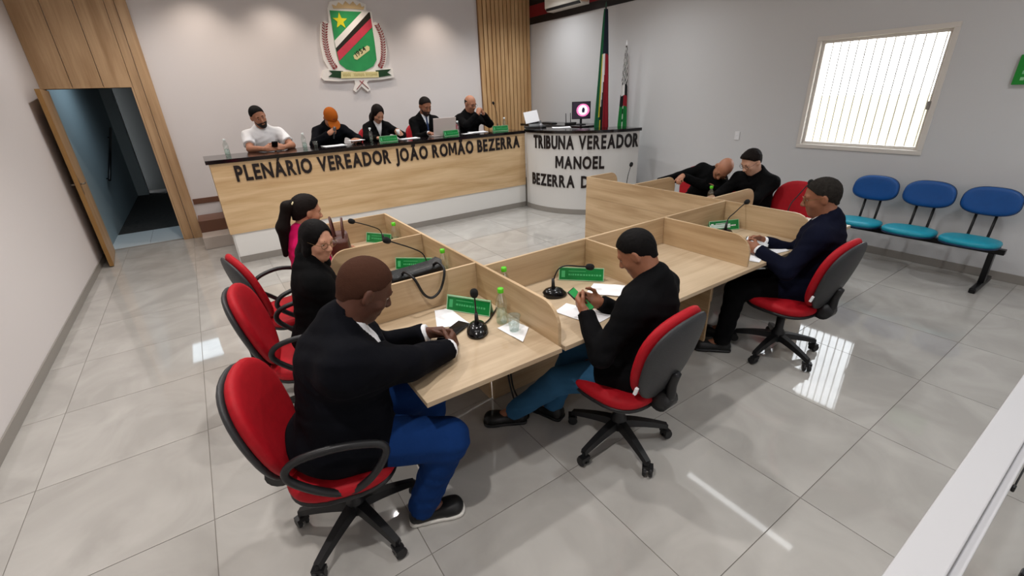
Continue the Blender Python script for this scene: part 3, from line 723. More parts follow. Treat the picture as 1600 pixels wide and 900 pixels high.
# left arm, near cell
name_plate('wide green name plate on the heavy man\'s desk', (.635, .665, ZT), -1.0, .275, .09)
microphone('upright microphone on the heavy man\'s desk', (.545, .425, ZT), 2.6, [(0, -.012, .09), (0, -.004, .15), (.0, .006, .195), (0, .015, .215)])
bottle('water bottle with green cap on the near desk beside the cup', (.706, .44, ZT), M_CAP)
sheet('napkin', 'white paper napkin under the clear plastic cup', 'napkin', [(.65, .40), (.765, .42), (.778, .30), (.67, .20)], ZT)
cup('clear plastic cup on a napkin on the near desk', (.705, .325, ZT+.003), M_PET)
sheet('paper', 'white paper under the wide green name plate', 'paper', [(.40, .60), (.48, .80), (.56, .76), (.56, .52)], ZT)
phone('black phone lying beside the upright microphone', T(.47, .52, ZT+.003) @ R(-1.1, 'Z'))
phone('dark blue phone lying by the heavy man\'s hands', T(.335, .415, ZT+.003) @ R(-.7, 'Z'), mat('blue_screen', '1b2036', .15))
tag(tube('cable', catmull([(.60, .47, ZT+.006), (.66, .50, ZT+.006), (.72, .55, ZT+.006), (.775, .60, ZT+.006)], 5), .004, M_BLACKW), 'short black cable running from the upright microphone to the panel', 'cable')
# near arm, first cell
bottle('small water bottle with green cap half hidden behind the left spine panel', (.885, .68, ZT), M_CAP)
sheet('napkin', 'crumpled white napkin half hidden behind the left spine panel', 'napkin', rect(.95, .655, .09, .07, .4), ZT)
microphone('microphone bent sideways over a green plate on the phone man\'s desk', (1.145, .53, ZT), -1.9, [(0, -.010, .10), (0, .02, .165), (.0, .07, .18), (.0, .15, .165), (0, .20, .155)])
name_plate('green name plate behind the bent microphone', (1.43, .615, ZT), -.8, .285, .085)
sheet('paper', 'white printed sheet at the phone man\'s right hand', 'paper', [(1.30, .43), (1.44, .51), (1.56, .36), (1.42, .27)], ZT, 3)
sheet('paper', 'white printed sheet under the phone man\'s hands', 'paper', [(1.00, .36), (1.12, .40), (1.22, .13), (1.06, .11)], ZT, 2)
# near arm, third cell
name_plate('white and green name plate in the navy-suited man\'s cell', (3.06, .665, ZT), -.42, .27, .085, white=True)
microphone('microphone slanting right in the navy-suited man\'s cell', (2.95, .57, ZT), -1.5, [(0, -.005, .10), (0, .02, .14), (0, .10, .165), (0, .20, .20), (0, .26, .215)])
sheet('paper', 'white sheet at the edge of the navy-suited man\'s cell', 'paper', rect(2.60, .24, .21, .297, .3), ZT, 2)
sheet('paper', 'white sheet under the navy-suited man\'s hands', 'paper', rect(2.86, .22, .21, .28, -.2), ZT, 2)
# right arm
microphone('microphone standing in the far right desk cell before the bald man', (3.55, 2.18, ZT), -1.2, [(0, -.005, .12), (0, .02, .20), (0, .06, .26), (0, .09, .30)])
phone('black phone in the far right desk cell', T(3.70, 2.05, ZT+.003) @ R(.4, 'Z'))
bottle('small water bottle with green cap between the two talking men', (3.70, 1.22, ZT), M_CAP)
microphone('microphone in front of the empty red chair', (3.45, .36, ZT), -1.5, [(0, -.005, .12), (0, .03, .20), (0, .14, .25), (0, .26, .30), (0, .33, .325)])
# handbags
def handbag(label, loc, rz, w, d, h, m, handle, droop):
    t = thing('handbag', label, 'handbag', loc, rz)
    bm = bmesh.new(); rows = []
    for f in (0, .15, .5, .85, 1.0):
        ww = w*(1-.06*f); dd = d*(1-.22*f); ring = []
        for k in range(20):
            a = 2*PI*k/20; c, s = math.cos(a), math.sin(a)
            ring.append(bm.verts.new((ww/2*math.copysign(abs(c)**.28, c), dd/2*math.copysign(abs(s)**.28, s), h*f+(.01*math.cos(2*a) if f == 1 else 0))))
        rows.append(ring)
    for A, B in zip(rows, rows[1:]):
        for k in range(20): bm.faces.new([A[k], A[(k+1)%20], B[(k+1)%20], B[k]])
    bm.faces.new(rows[0][::-1])
    inner = [bm.verts.new(v.co*1.0+Vector((-v.co.x*.05, -v.co.y*.15, -.03))) for v in rows[-1]]
    for k in range(20): bm.faces.new([rows[-1][k], rows[-1][(k+1)%20], inner[(k+1)%20], inner[k]])
    bm.faces.new(inner)
    from_bm('body', bm, m, t, True)
    for hd in handle: tube('handle', catmull(hd, 6), .0075, m, t, 8)
    return t
M_BLEATHER = mat('black_leather', '0b0a0b', .4, bump=.2, bscale=120); M_BROWN = mat('brown_leather', '4a2318', .45, bump=.2, bscale=90)
handbag('black tote handbag resting on the divider with drooping handle', (.46, .975, ZT), .10, .35, .13, .225, M_BLEATHER,
        [[(-.10, -.045, .22), (-.105, -.10, .245), (-.09, -.165, .22), (-.05, -.175, .12), (.0, -.178, .085), (.06, -.175, .12), (.10, -.165, .215), (.105, -.10, .245), (.10, -.045, .22)]], True)
handbag('brown leather handbag with tall handle beside the ponytailed woman', (.30, 2.02, ZT), 1.3, .26, .15, .20, M_BROWN,
        [[(-.07, .03, .18), (-.065, .035, .28), (.0, .04, .345), (.065, .035, .28), (.07, .03, .18)], [(-.07, -.03, .18), (-.065, -.035, .27), (.0, -.04, .33), (.065, -.035, .27), (.07, -.03, .18)]], False)
tag(tube('cable', catmull([(.93, .745, .45), (.928, .735, .25), (.925, .70, .08), (.92, .60, .012), (.90, .50, .008), (.87, .47, .008), (.86, .52, .01), (.875, .62, .06), (.89, .70, .20), (.90, .742, .5)], 6), .006, M_BLACKW), 'black cable looping down to the floor under the near desk', 'cable')
# ------------------------------------------------ on the podium
ZG = 1.2858
M_CLEARCAP = mat('clear_cap', 'dfe6e4', .4)
bottle('water bottle with white cap at the empty left end of the podium', (-.10, 5.50, ZG), M_CLEARCAP, 'podium water bottles')
bottle('water bottle between the white-shirted man and the capped man', (.82, 5.50, ZG), M_CLEARCAP, 'podium water bottles')
bottle('water bottle left of the woman in white top', (1.75, 5.52, ZG), M_CLEARCAP, 'podium water bottles')
bottle('water bottle right of the laptop', (3.22, 5.58, ZG), M_CLEARCAP, 'podium water bottles')
bottle('water bottle at the right end of the podium', (4.10, 5.52, ZG), M_CLEARCAP, 'podium water bottles')
cup('clear plastic cup in front of the capped man', (.95, 5.45, ZG), M_PET)
sheet('paper', 'loose papers before the capped man', 'paper', rect(1.20, 5.48, .30, .21, .1), ZG, 3)
sheet('paper', 'papers at the elbow of the woman in white top', 'paper', rect(2.33, 5.52, .30, .18, .05), ZG, 4)
sheet('paper', 'papers before the man with clasped hands', 'paper', rect(3.55, 5.5, .30, .18, -.05), ZG, 6)
sheet('paper', 'paper beside the laptop', 'paper', rect(3.30, 5.42, .16, .12, .1), ZG, 2)
name_plate('green name plate in front of the woman in white top', (1.95, 5.36, ZG), 0, .27, .085, 'green name plates on the podium')
name_plate('green name plate in front of the laptop', (2.98, 5.37, ZG), .1, .27, .085, 'green name plates on the podium')
name_plate('green name plate in front of the man with clasped hands', (3.95, 5.42, ZG), -.3, .27, .085, 'green name plates on the podium')
lp = thing('laptop', 'open silver laptop seen from behind on the podium', 'laptop', (2.90, 5.52, ZG))
M_SILVER = mat('silver_shell', 'd5c8c4', .4, metal=.15)
box('base', -.195, .195, -.11, .12, .0005, .018, M_SILVER, lp, bev=.004)
box('lid', -.195, .195, -.004, .004, 0, .255, M_SILVER, lp, bev=.003, M=T(0, -.105, .019) @ R(.16, 'X'))
box('screen', -.18, .18, .0041, .0048, .012, .245, mat('laptop_screen', 'a8c4e8', .3, emit=.6), lp, M=T(0, -.105, .019) @ R(.16, 'X'))
box('keyboard', -.15, .15, -.05, .08, .0181, .0195, M_BLACKW, lp)
microphone('tall thin microphone before the man with clasped hands', (4.02, 5.62, ZG), 2.0, [(0, -.01, .12), (0, .0, .24), (0, .04, .36), (0, .08, .42)])
# ------------------------------------------------ on the lectern and the counter
ZL = 1.3058
bk = thing('book_stand', 'white document propped on a black stand at the podium and lectern corner', 'book stand', (4.47, 5.13, ZL), -.5)
box('base', -.18, .18, -.11, .10, 0, .03, M_BLACKW, bk, bev=.008)
prism('easel', [(-.08, .03), (.09, .03), (.07, .10), (.03, .11)], 0, -.11, .11, M_BLACKW, bk, bev=.004)
lathe('dial', [(.012, 0), (.035, .002), (.035, .016), (.01, .018)], mat('grey_dial', '8e8e92', .3, metal=.5), bk, 18, T(.09, -.10, .035) @ R(PI/2, 'X'))
box('document', -.12, .12, -.006, .006, 0, .20, M_PAPER, bk, bev=.003, M=T(-.04, -.02, .085) @ R(-.45, 'X') @ R(-.16, 'Y'))
sheet('paper', 'stack of papers lying on the lectern top', 'paper', rect(4.66, 4.66, .30, .21, -.6), ZL, 8)
rt = thing('router', 'small black router with two upright antennas behind the lectern', 'router', (5.42, 5.30, 1.2955), .3)
box('case', -.11, .11, -.06, .06, 0, .03, M_BLACKW, rt, bev=.006)
for x in (-.08, .08): tube('antenna', [(x, .05, .02), (x, .055, .19)], .007, M_BLACKW, rt, 8)
mo = thing('monitor', 'black flat monitor showing a pink and white screen on the side counter', 'monitor', (5.42, 5.02, 1.2955), math.radians(-35))
lathe('foot', [(.09, 0), (.09, .01), (.03, .016)], M_BLACKW, mo, 20)
box('neck', -.02, .02, .005, .025, .012, .14, M_BLACKW, mo, bev=.003)
sc_ = box('bezel', -.165, .165, -.015, .015, .095, .385, M_BLACKW, mo, bev=.005)
box('screen', -.153, .153, -.0165, -.0151, .107, .373, mat('screen_dark', '2a1f30', .3, emit=.35), mo)
bm = bmesh.new()
for k in range(16):
    a0, a1 = k*2*PI/16, (k+1)*2*PI/16
    bm.faces.new([bm.verts.new((.03+r_*math.cos(a)*.98, -.0168, .242+r_*math.sin(a)*.9)) for r_, a in ((.085, a0), (.118, a0), (.118, a1), (.085, a1))])
from_bm('screen_ring', bm, mat('screen_pink', 'f07ab8', .3, emit=.8), mo)
lathe('screen_disc', [(.084, 0), (.084, .0005), (.07, .001)], mat('screen_white', 'efe6f0', .3, emit=.9), mo, 20, T(.03, -.0166, .242) @ R(PI/2, 'X'))
prism('screen_figure', [(-.02, -.04), (.02, -.04), (.028, .01), (.012, .045), (-.014, .04), (-.026, .0)], 1, -.0182, -.0177, mat('screen_figure_dark', '2b1840', .3, emit=.2), mo, M=T(.035, 0, .242))
kb = thing('keyboard', 'black keyboard lying on the side counter', 'keyboard', (5.36, 5.85, 1.2955), 1.4)
box('case', -.2, .2, -.06, .06, 0, .015, M_BLACKW, kb, bev=.004)
box('keys', -.185, .185, -.05, .05, .0151, .02, mat('key_grey', '2a2a2e', .5), kb, bev=.002)
# ------------------------------------------------ flags
def flag(label, loc, zb, zt, r0, rtop, colour, mats, tip):
    t = thing('flag', label, 'flag', loc)
    tube('pole', [(0, 0, .002), (0, 0, zt+.03)], .012, mat('dark_pole', '2a2218', .4), t, 10)
    lathe('pole_base', [(.13, .0), (.13, .02), (.03, .05), (.014, .12)], M_BLACKM, t, 20)
    lathe('finial', [(.012, zt+.02), (.016, zt+.04), (.004, zt+.10)], tip, t, 12)
    bm = bmesh.new(); nu, nv = 44, 36; rows = []; fi = []
    for j in range(nv+1):
        v = j/nv; z = zb+(zt-zb)*v
        rr = rtop+(r0-rtop)*(1-v)**.8
        row = []
        for i in range(nu+1):
            q = i/nu; a = PI*1.05+q*2*PI*.97
            fold = 1+.28*math.sin(q*2*PI*7+v*2.0)*(1-.6*v)
            row.append(bm.verts.new((rr*fold*math.cos(a)*1.0, rr*fold*math.sin(a)*.62, z+.05*(1-v)*math.sin(q*9))))
        rows.append(row)
    for j in range(nv):
        for i in range(nu):
            f = bm.faces.new([rows[j][i], rows[j][i+1], rows[j+1][i+1], rows[j+1][i]])
            # position across the visible width, seen from the hall
            x = ((rows[j][i].co.x+rows[j][i+1].co.x)/2*.80-(rows[j][i].co.y+rows[j][i+1].co.y)/2*.60/.62)/(rtop+(r0-rtop)*(1-j/nv)**.8)
            f.material_index = colour(x, j/nv); f.smooth = True
    o = from_bm('cloth', bm, mats, t)
    s = o.modifiers.new('thickness', 'SOLIDIFY'); s.thickness = .002
    return t
FC = [mat('flag_green', '0d5a34', .8), mat('flag_yellow', 'c9b72a', .8), mat('flag_white', 'd8d6d4', .8), mat('flag_black', '0d0f10', .8), mat('flag_red', '8f0f22', .8), mat('flag_navy', '0e1728', .8)]
def col1(x, v):
    if v > .66: return 5 if x > -.35 else 0
    if x < -.45: return 0
    if x < -.25: return 1
    if x < .30: return 2 if v > .35+.45*x else 3
    return 4
flag('tall draped flag with green, yellow, white, black and red folds behind the lectern', (5.38, 4.46, .5005), .60, 2.50, .125, .035, col1, FC, mat('finial_green', '274a3a', .4))
def col2(x, v):
    if v > .62: return 3 if int(v*40+x*3) % 2 else 2
    if v > .52: return 2 if x < .2 else 3
    if v > .40: return 4 if x > -.1 else 3
    if abs(x) < .14: return 2 if int(v*50) % 2 else 3
    return 0
FC2 = [mat('flag_leaf_green', '0c7a35', .8)]+FC[1:]
flag('shorter draped flag with green base and black and white stripes, against the right wall', (5.56, 4.16, .5005), .45, 1.95, .09, .02, col2, FC2, M_WHITE)
# ================================================================== people
def V3(*a): return np.array(a, float)
def nrm(v): v = np.asarray(v, float); return v/np.linalg.norm(v)
class Field:
    """distance field built from blended limbs and masses, turned into one closed surface"""
    def __init__(s): s.ops = []; s.clips = []; s.noise = None
    def rc(s, a, b, ra, rb, k=.02, flat=False, sub=False):
        a = np.asarray(a, float); b = np.asarray(b, float); m = max(ra, rb)
        s.ops.append(('rc', np.minimum(a, b)-m, np.maximum(a, b)+m, k, sub, (a, b, ra, rb, flat)))
    def el(s, c, r, Rm=None, k=.02, sub=False):
        c = np.asarray(c, float); m = max(r)
        s.ops.append(('el', c-m, c+m, k, sub, (c, np.asarray(r, float), np.eye(3) if Rm is None else Rm)))
    def bx(s, c, h, rd, Rm=None, k=.01, sub=False):
        c = np.asarray(c, float); m = np.linalg.norm(h)+rd
        s.ops.append(('bx', c-m, c+m, k, sub, (c, np.asarray(h, float), rd, np.eye(3) if Rm is None else Rm)))
    def clip(s, fn): s.clips.append(fn)
    def ev(s, op, P):
        kind, _, _, _, _, a = op
        if kind == 'rc':
            A, B, ra, rb, flat = a; ba = B-A; L2 = ba@ba; pa = P-A; t = (pa@ba)/L2; tc = np.clip(t, 0, 1)
            d = np.linalg.norm(pa-tc[..., None]*ba, axis=-1)-(ra+(rb-ra)*tc)
            if flat: d = np.maximum(d, (t-1)*math.sqrt(L2))
            return d
        if kind == 'el':
            c, r, Rm = a; q = (P-c)@Rm; k0 = np.linalg.norm(q/r, axis=-1); k1 = np.linalg.norm(q/(r*r), axis=-1)
            return np.where(k1 > 1e-9, k0*(k0-1)/np.maximum(k1, 1e-9), -r.min())
        c, h, rd, Rm = a; q = np.abs((P-c)@Rm)-h
        return np.linalg.norm(np.maximum(q, 0), axis=-1)+np.minimum(q.max(-1), 0)-rd
    def build(s, h):
        lo = np.min([o[1] for o in s.ops if not o[4]], 0)-4*h; hi = np.max([o[2] for o in s.ops if not o[4]], 0)+4*h
        n = np.ceil((hi-lo)/h).astype(int)+1
        D = np.full(n, .5, np.float32)
        ax = [lo[i]+h*np.arange(n[i]) for i in range(3)]
        for op in s.ops:
            k = op[3]; m = k+2.5*h
            i0 = np.clip(np.floor((op[1]-m-lo)/h).astype(int), 0, n-1); i1 = np.clip(np.ceil((op[2]+m-lo)/h).astype(int)+1, 1, n)
            if np.any(i1 <= i0): continue
            sl = tuple(slice(i0[q], i1[q]) for q in range(3))
            P = np.stack(np.meshgrid(*[ax[q][sl[q]] for q in range(3)], indexing='ij'), -1)
            d = s.ev(op, P); o = D[sl]
            if op[4]:
                d = -d; hh = np.clip(.5-.5*(o-d)/k, 0, 1); D[sl] = o+(d-o)*hh+k*hh*(1-hh)
            else:
                hh = np.clip(.5+.5*(o-d)/k, 0, 1); D[sl] = o+(d-o)*hh-k*hh*(1-hh)
        if s.clips or s.noise:
            P = np.stack(np.meshgrid(*ax, indexing='ij'), -1)
            if s.noise: D = D+s.noise(P)
            for fn in s.clips: D = np.maximum(D, fn(P))
        return surface(D, lo, h)
def surface(D, lo, h):
    neg = D < 0; a = neg.astype(np.int8)
    cnt = sum(a[i:a.shape[0]-1+i, j:a.shape[1]-1+j, k:a.shape[2]-1+k] for i in (0, 1) for j in (0, 1) for k in (0, 1))
    act = (cnt > 0) & (cnt < 8); idx = np.full(act.shape, -1, np.int64); ijk = np.argwhere(act); idx[act] = np.arange(len(ijk))
    pos = np.zeros((len(ijk), 3)); num = np.zeros(len(ijk)); I, J, K = ijk.T
    for c0 in [(0,0,0),(0,0,1),(0,1,0),(0,1,1),(1,0,0),(1,0,1),(1,1,0),(1,1,1)]:
        for ax in range(3):
            if c0[ax]: continue
            c1 = list(c0); c1[ax] = 1
            v0 = D[I+c0[0], J+c0[1], K+c0[2]].astype(float); v1 = D[I+c1[0], J+c1[1], K+c1[2]].astype(float)
            m = (v0 < 0) != (v1 < 0); t = np.where(m, v0/np.where(m, v0-v1, 1), 0)
            p = np.tile(np.array(c0, float), (len(ijk), 1)); p[:, ax] = t
            pos += p*m[:, None]; num += m
    V = lo+h*(ijk+pos/num[:, None]); F = []
    for ax in range(3):
        b, c = (ax+1) % 3, (ax+2) % 3
        A = np.moveaxis(neg, (ax, b, c), (0, 1, 2)); X = np.moveaxis(idx, (ax, b, c), (0, 1, 2))
        e0 = A[:-1, 1:-1, 1:-1]; e1 = A[1:, 1:-1, 1:-1]; ch = e0 != e1; w_ = np.argwhere(ch); i, j, k = w_.T
        q = np.stack([X[i, j, k], X[i, j+1, k], X[i, j+1, k+1], X[i, j, k+1]], 1)
        fl = e0[i, j, k]; q[~fl] = q[~fl][:, ::-1]; F.append(q)
    return V, np.concatenate(F)
def np_mesh(name, V, F, m, parent):
    me = bpy.data.meshes.new(name); me.vertices.add(len(V)); me.vertices.foreach_set('co', np.asarray(V, np.float32).ravel())
    me.loops.add(F.size); me.loops.foreach_set('vertex_index', F.ravel().astype(np.int32)); me.polygons.add(len(F))
    me.polygons.foreach_set('loop_start', np.arange(0, F.size, 4, dtype=np.int32)); me.polygons.foreach_set('loop_total', np.full(len(F), 4, np.int32))
    me.update(calc_edges=True)
    return link(name, me, m, parent, True)
def rotm(ax, a):
    return np.array(Matrix.Rotation(a, 3, ax))
def ik(S, W, l1, l2, pole):
    d = W-S; L = np.linalg.norm(d)
    if L > (l1+l2)*.995: W = S+d/L*(l1+l2)*.995; d = W-S; L = np.linalg.norm(d)
    u = d/L; a = (l1*l1-l2*l2+L*L)/(2*L); hgt = math.sqrt(max(l1*l1-a*a, 0))
    p = np.asarray(pole, float); p = p-u*(p@u); p = nrm(p)
    return S+u*a+p*hgt, W
def hand(F, W, d, n, side, curl=.5, thumb=.4, sc=1.0, spread=.05):
    """palm with four fingers and a thumb: d along the hand, n out of the palm, side +1 right / -1 left"""
    d = nrm(d); n = nrm(n-d*(n@d)); l = np.cross(d, n)*side     # l points to the thumb side
    Rm = np.stack([l, d, n], 1)
    F.bx(W+d*.048*sc, (.030*sc, .036*sc, .005*sc), .010*sc, Rm, k=.018)
    F.rc(W-d*.02*sc, W+d*.03*sc, .025*sc, .023*sc, k=.02)
    for i, (o, L, dr) in enumerate(((.030, .070, .086), (.0105, .079, .091), (-.0105, .074, .088), (-.030, .058, .079))):
        p = W+d*dr*sc+l*o*sc; dd = nrm(d+l*(o*spread*20)); c = curl*(1+.12*i)
        for f, r0, r1 in ((.45, .0092, .0086), (.31, .0086, .0080), (.24, .0080, .0070)):
            dd = dd*math.cos(c)+n*math.sin(c); dd = nrm(dd)
            # keep n perpendicular to the bent finger
            q = p+dd*L*f*sc; F.rc(p, q, r0*sc, r1*sc, k=.006); p = q
            c = curl*1.15
            nn = n-dd*(n@dd)
            dd = nrm(dd*math.cos(c*.0)+0*dd)
            n_ = nrm(nn) if np.linalg.norm(nn) > 1e-3 else -d
            n = n_
        n = Rm[:, 2]
    p = W+d*.022*sc+l*.030*sc; dd = nrm(d*.75+l*.75+n*(.25+thumb*.5))
    for L, r0, r1 in ((.040, .0125, .0105), (.032, .0100, .0092), (.026, .0092, .0075)):
        q = p+dd*L*sc; F.rc(p, q, r0*sc, r1*sc, k=.008); p = q; dd = nrm(dd+d*.35*(1+thumb)-l*thumb*.9+n*thumb*.3)
SKINS = {}
def skin(name, c): return mat('skin_'+name, c, .5, var=.07, vscale=25, bump=.05, bscale=200, spec=.4)
def person(label, loc, phi, hands, seat=.455, lean=.12, side=0., twist=0., head=(0, 0, 0), neck=.25, girth=1.0, skinm=None, top='jacket', topm=None, shirtm=None, v=.0,
           trm=None, shoem=None, solem=None, feet=None, hair='short', hairm=None, beard=None, glasses=None, h=.0075, sc=.96, hipy=-.06, cuff=None, fem=False, poles=None, hairline=.0, brow=True, tie=None, armr=1.0, hsf=1.07):
    g = girth; rz = math.radians(phi-90); root = thing('person', label, 'person', loc, rz, None)
    c_, s_ = math.cos(-rz), math.sin(-rz)
    def L(p): x, y, z = p[0]-loc[0], p[1]-loc[1], p[2]-loc[2]; return V3(x*c_-y*s_, x*s_+y*c_, z)
    def Ld(d): return V3(d[0]*c_-d[1]*s_, d[0]*s_+d[1]*c_, d[2])
    u = nrm(V3(math.sin(side), math.sin(lean)*math.cos(side), math.cos(lean)*math.cos(side)))
    r = V3(math.cos(twist), math.sin(twist), 0); r = nrm(r-u*(r@u)); f = np.cross(u, r); TM = np.stack([r, f, u], 1)
    Hc = V3(0, hipy, seat+.10); Sc = Hc+u*.455*sc; shw = (.160 if fem else .182)*sc*(.7+.3*g)
    Nb = Sc+u*.055*sc-f*.01
    hp, hy, hr_ = head
    HM = TM @ rotm('Z', hy) @ rotm('X', -hp) @ rotm('Y', hr_)
    nd = nrm(u+f*neck); hs = sc*hsf; Hd = Nb+nd*.072*sc+HM[:, 2]*.085*sc+HM[:, 1]*.02*sc      # head centre, ear level
    HH = lambda x, y, z: Hd+HM @ (V3(x, y, z)*hs)
    l1, l2 = .285*sc, .255*sc
    arms = []
    for sgn, key in ((-1, 'L'), (1, 'R')):
        S = Sc+r*sgn*shw-u*.04; spec = hands[key]; W = L(spec[0])
        pole = V3(sgn*.6, -.55, -.8) if not poles or key not in poles else Ld(poles[key])
        E_, W = ik(S, W, l1, l2, pole); d = nrm(W-E_) if spec[1] is None else nrm(Ld(spec[1])); n = Ld(spec[2]); cu = spec[3] if len(spec) > 3 else .5; th_ = spec[4] if len(spec) > 4 else .4
        arms.append((sgn, S, E_, W, d, n, cu, th_))
    legs = []
    for sgn, key in ((-1, 0), (1, 1)):
        Hp = Hc+V3(sgn*.095*sc, .03, -.012); A = L(feet[key]) if feet else V3(sgn*.13, .36, .085)
        K, A = ik(Hp, A, .43*sc, .42*sc, V3(sgn*.15, .8, .9)); td = nrm(Ld(feet[2+key])) if feet and len(feet) > 2 else nrm(V3(sgn*.15, 1, 0))
        legs.append((sgn, Hp, K, A, td))
    # ---- torso masses shared by body (inflate<0) and clothes
    def torso(F, e, low=True):
        F.el(Hc+u*.30*sc+f*.0, (.165*sc*(.9 if fem else 1)*(.5+.5*g)+e, .110*sc*g+e, .205*sc+e), TM, .05)
        F.el(Hc+u*.13*sc+f*.012*g, (.150*sc*(.88 if fem else 1)*g+e, .115*sc*g+e, .17*sc+e), TM, .06)
        F.el(Hc+u*.37*sc-f*.005, (.172*sc*(.9 if fem else 1)*(.5+.5*g)+e, .098*sc*g+e, .105*sc+e), TM, .06)
        for q in (-1, 1): F.rc(Nb-u*.02-f*.008, Sc+r*q*shw*.95-u*.035, .050*sc*(.5+.5*g)+e, .050*sc*(.5+.5*g)+e, .06)
        F.rc(Sc-u*.03-f*.01, Nb+u*.01, .085*sc+e, .060*sc+e, .05)
        if fem:
            for q in (-1, 1): F.el(Hc+u*.30*sc+r*q*.075+f*.085, (.062+e, .055+e, .06+e), TM, .04)
        if low: F.el(Hc+V3(0, 0, -.005), (.175*sc*(.4+.6*g)+e, .135*sc*g+e, .115*sc+e), None, .05)
    def arm(F, a, e, t1=1.0, flat=False, k=.035):
        sgn, S, E_, W = a[:4]
        F.rc(S, E_, .053*sc*armr*(.6+.4*g)+e, .043*sc*armr+e, .055)
        F.rc(E_, E_+(W-E_)*t1, .044*sc*armr+e, (.044-.016*t1)*sc*armr+e, .025, flat)
    def leg(F, a, e, flat=True, t1=.93):
        sgn, Hp, K, A, td = a
        F.rc(Hp, K, .088*sc*(.6+.4*g)+e, .064*sc*(.5+.5*g)+e, .05)
        F.rc(K, K+(A-K)*t1, .062*sc*(.5+.5*g)+e, .046*sc*(.7+.3*g)+e, .03, flat)
    # ---- body
    B = Field(); torso(B, -.014)
    for a in arms:
        arm(B, a, -.010 if top == 'jacket' else -.004, 1.0); hand(B, a[3], a[4], a[5], a[0], a[6], a[7], sc*(.92 if fem else 1.0))
    for a in legs:
        leg(B, a, -.016, False, 1.0); B.rc(a[3], a[3]+a[4]*.13+V3(0, 0, -.05), .034, .024, .03)
    nr = (.052 if fem else .062)*sc
    B.rc(Nb-u*.03, HH(0, -.022, -.035), nr*1.08, nr, .03)
    fw_ = .94 if fem else 1.0
    B.el(HH(0, -.012, .030), np.array((.076*fw_, .096, .088))*hs, HM, .03)
    B.el(HH(0, .022, -.040), np.array((.060*fw_, .070, .080))*hs, HM, .035)
    B.el(HH(0, .058, -.098), np.array((.026, .024, .022))*hs, HM, .03)
    for q in (-1, 1):
        B.el(HH(q*.040, .055, -.030), np.array((.022, .024, .026))*hs, HM, .02)
        B.el(HH(q*.079*fw_, -.010, -.008), np.array((.010, .021, .033))*hs, HM @ rotm('Z', q*.35), .008)
        B.el(HH(q*.090*fw_, .0, -.004), np.array((.006, .010, .016))*hs, HM, .006, True)
        B.el(HH(q*.031, .100, .002), np.array((.017, .014, .011))*hs, HM, .012, True)
        B.el(HH(q*.012, .099, -.036), np.array((.009, .010, .008))*hs, HM, .008)
    B.rc(HH(-.036, .077, .022), HH(.036, .077, .022), .011*hs, .011*hs, .018)
    B.rc(HH(0, .086, .008), HH(0, .109, -.030), .008*hs, .012*hs, .012)
    B.rc(HH(-.017, .082, -.063), HH(.017, .082, -.063), .0075*hs, .0075*hs, .006)
    B.rc(HH(-.015, .081, -.074), HH(.015, .081, -.074), .0085*hs, .0085*hs, .006)
    body = np_mesh('body', *B.build(h), skinm, root)
    body['label'] = 'bare skin of face, neck and hands'
    # ---- eyes, brows
    M_EYE = mat('eye_white', 'cfc6c0', .3); M_IRIS = mat('iris_dark', '1c120d', .2)
    for q in (-1, 1):
        M4 = Matrix(HM.tolist()).to_4x4(); M4.translation = Vector(HH(q*.030, .0725, .001))
        bm = bmesh.new(); bmesh.ops.create_uvsphere(bm, u_segments=12, v_segments=8, radius=.0120*hs, matrix=M4)
        e_ = from_bm('eye', bm, M_EYE, root, True)
        bm = bmesh.new(); M5 = M4 @ T(0, .0072*hs, -.001); bmesh.ops.create_uvsphere(bm, u_segments=10, v_segments=6, radius=.0066*hs, matrix=M5); from_bm('iris', bm, M_IRIS, e_, True)
        bm = bmesh.new(); bmesh.ops.create_uvsphere(bm, u_segments=12, v_segments=8, radius=.0133*hs, matrix=M4 @ T(0, -.0012, .0048)); from_bm('eyelid', bm, skinm, e_, True)
        if brow: tube('eyebrow', [Vector(HH(q*x, y, z)) for x, y, z in ((.014, .0880, .022), (.030, .0870, .027), (.047, .073, .021))], [.0022*hs, .0028*hs, .0015*hs] if fem else [.0035*hs, .0042*hs, .0025*hs], hairm or M_BLACKW, root, 6)
    # ---- hair in the head's own axes
    def head_obj(name, Fh, m, hh, par=None):
        Vv, Ff = Fh.build(hh); Vv = Hd+(Vv*hs)@HM.T
        return np_mesh(name, Vv, Ff, m, par or root)
    hh = max(.0045, h*.62)
    def zline(P, off=0.):
        y = P[..., 1]; return np.interp(y, [-.12, -.07, -.03, .0, .025, .05, .085, .12], np.array([-.068, -.062, -.030, .022, .030, .060, .092+hairline, .10+hairline])+off)
    if hair in ('short', 'thick', 'buzz', 'long', 'ponytail'):
        e = {'short': .007, 'thick': .010, 'buzz': .0055, 'long': .010, 'ponytail': .011}[hair]
        Fh = Field(); Fh.el((0, -.012, .030), (.076*fw_+e, .096+e, .088+e), None, .01)
        Fh.rc((0, -.045, -.02), (0, -.050, -.055), .045+e, .034+e, .03)
        if hair == 'thick': Fh.el((0, .045, .092), (.050, .042, .028), None, .02)
        if hair in ('short', 'buzz', 'thick', 'ponytail'): Fh.clip(lambda P: (zline(P)-P[..., 2])*.85)
        if hair == 'long':
            Fh.rc((0, -.050, .02), (0, -.075, -.12), .066, .070, .03); Fh.rc((0, -.075, -.12), (0, -.10, -.36), .073, .05, .04)
            for q in (-1, 1):
                Fh.rc((q*.058, -.015, .045), (q*.066, -.012, -.06), .020, .021, .03); Fh.rc((q*.066, -.012, -.06), (q*.078, -.012, -.19), .021, .026, .03); Fh.rc((q*.078, -.012, -.19), (q*.070, -.030, -.34), .026, .018, .03)
            Fh.el((0, .100, -.032), (.068, .086, .124), None, .012, True)
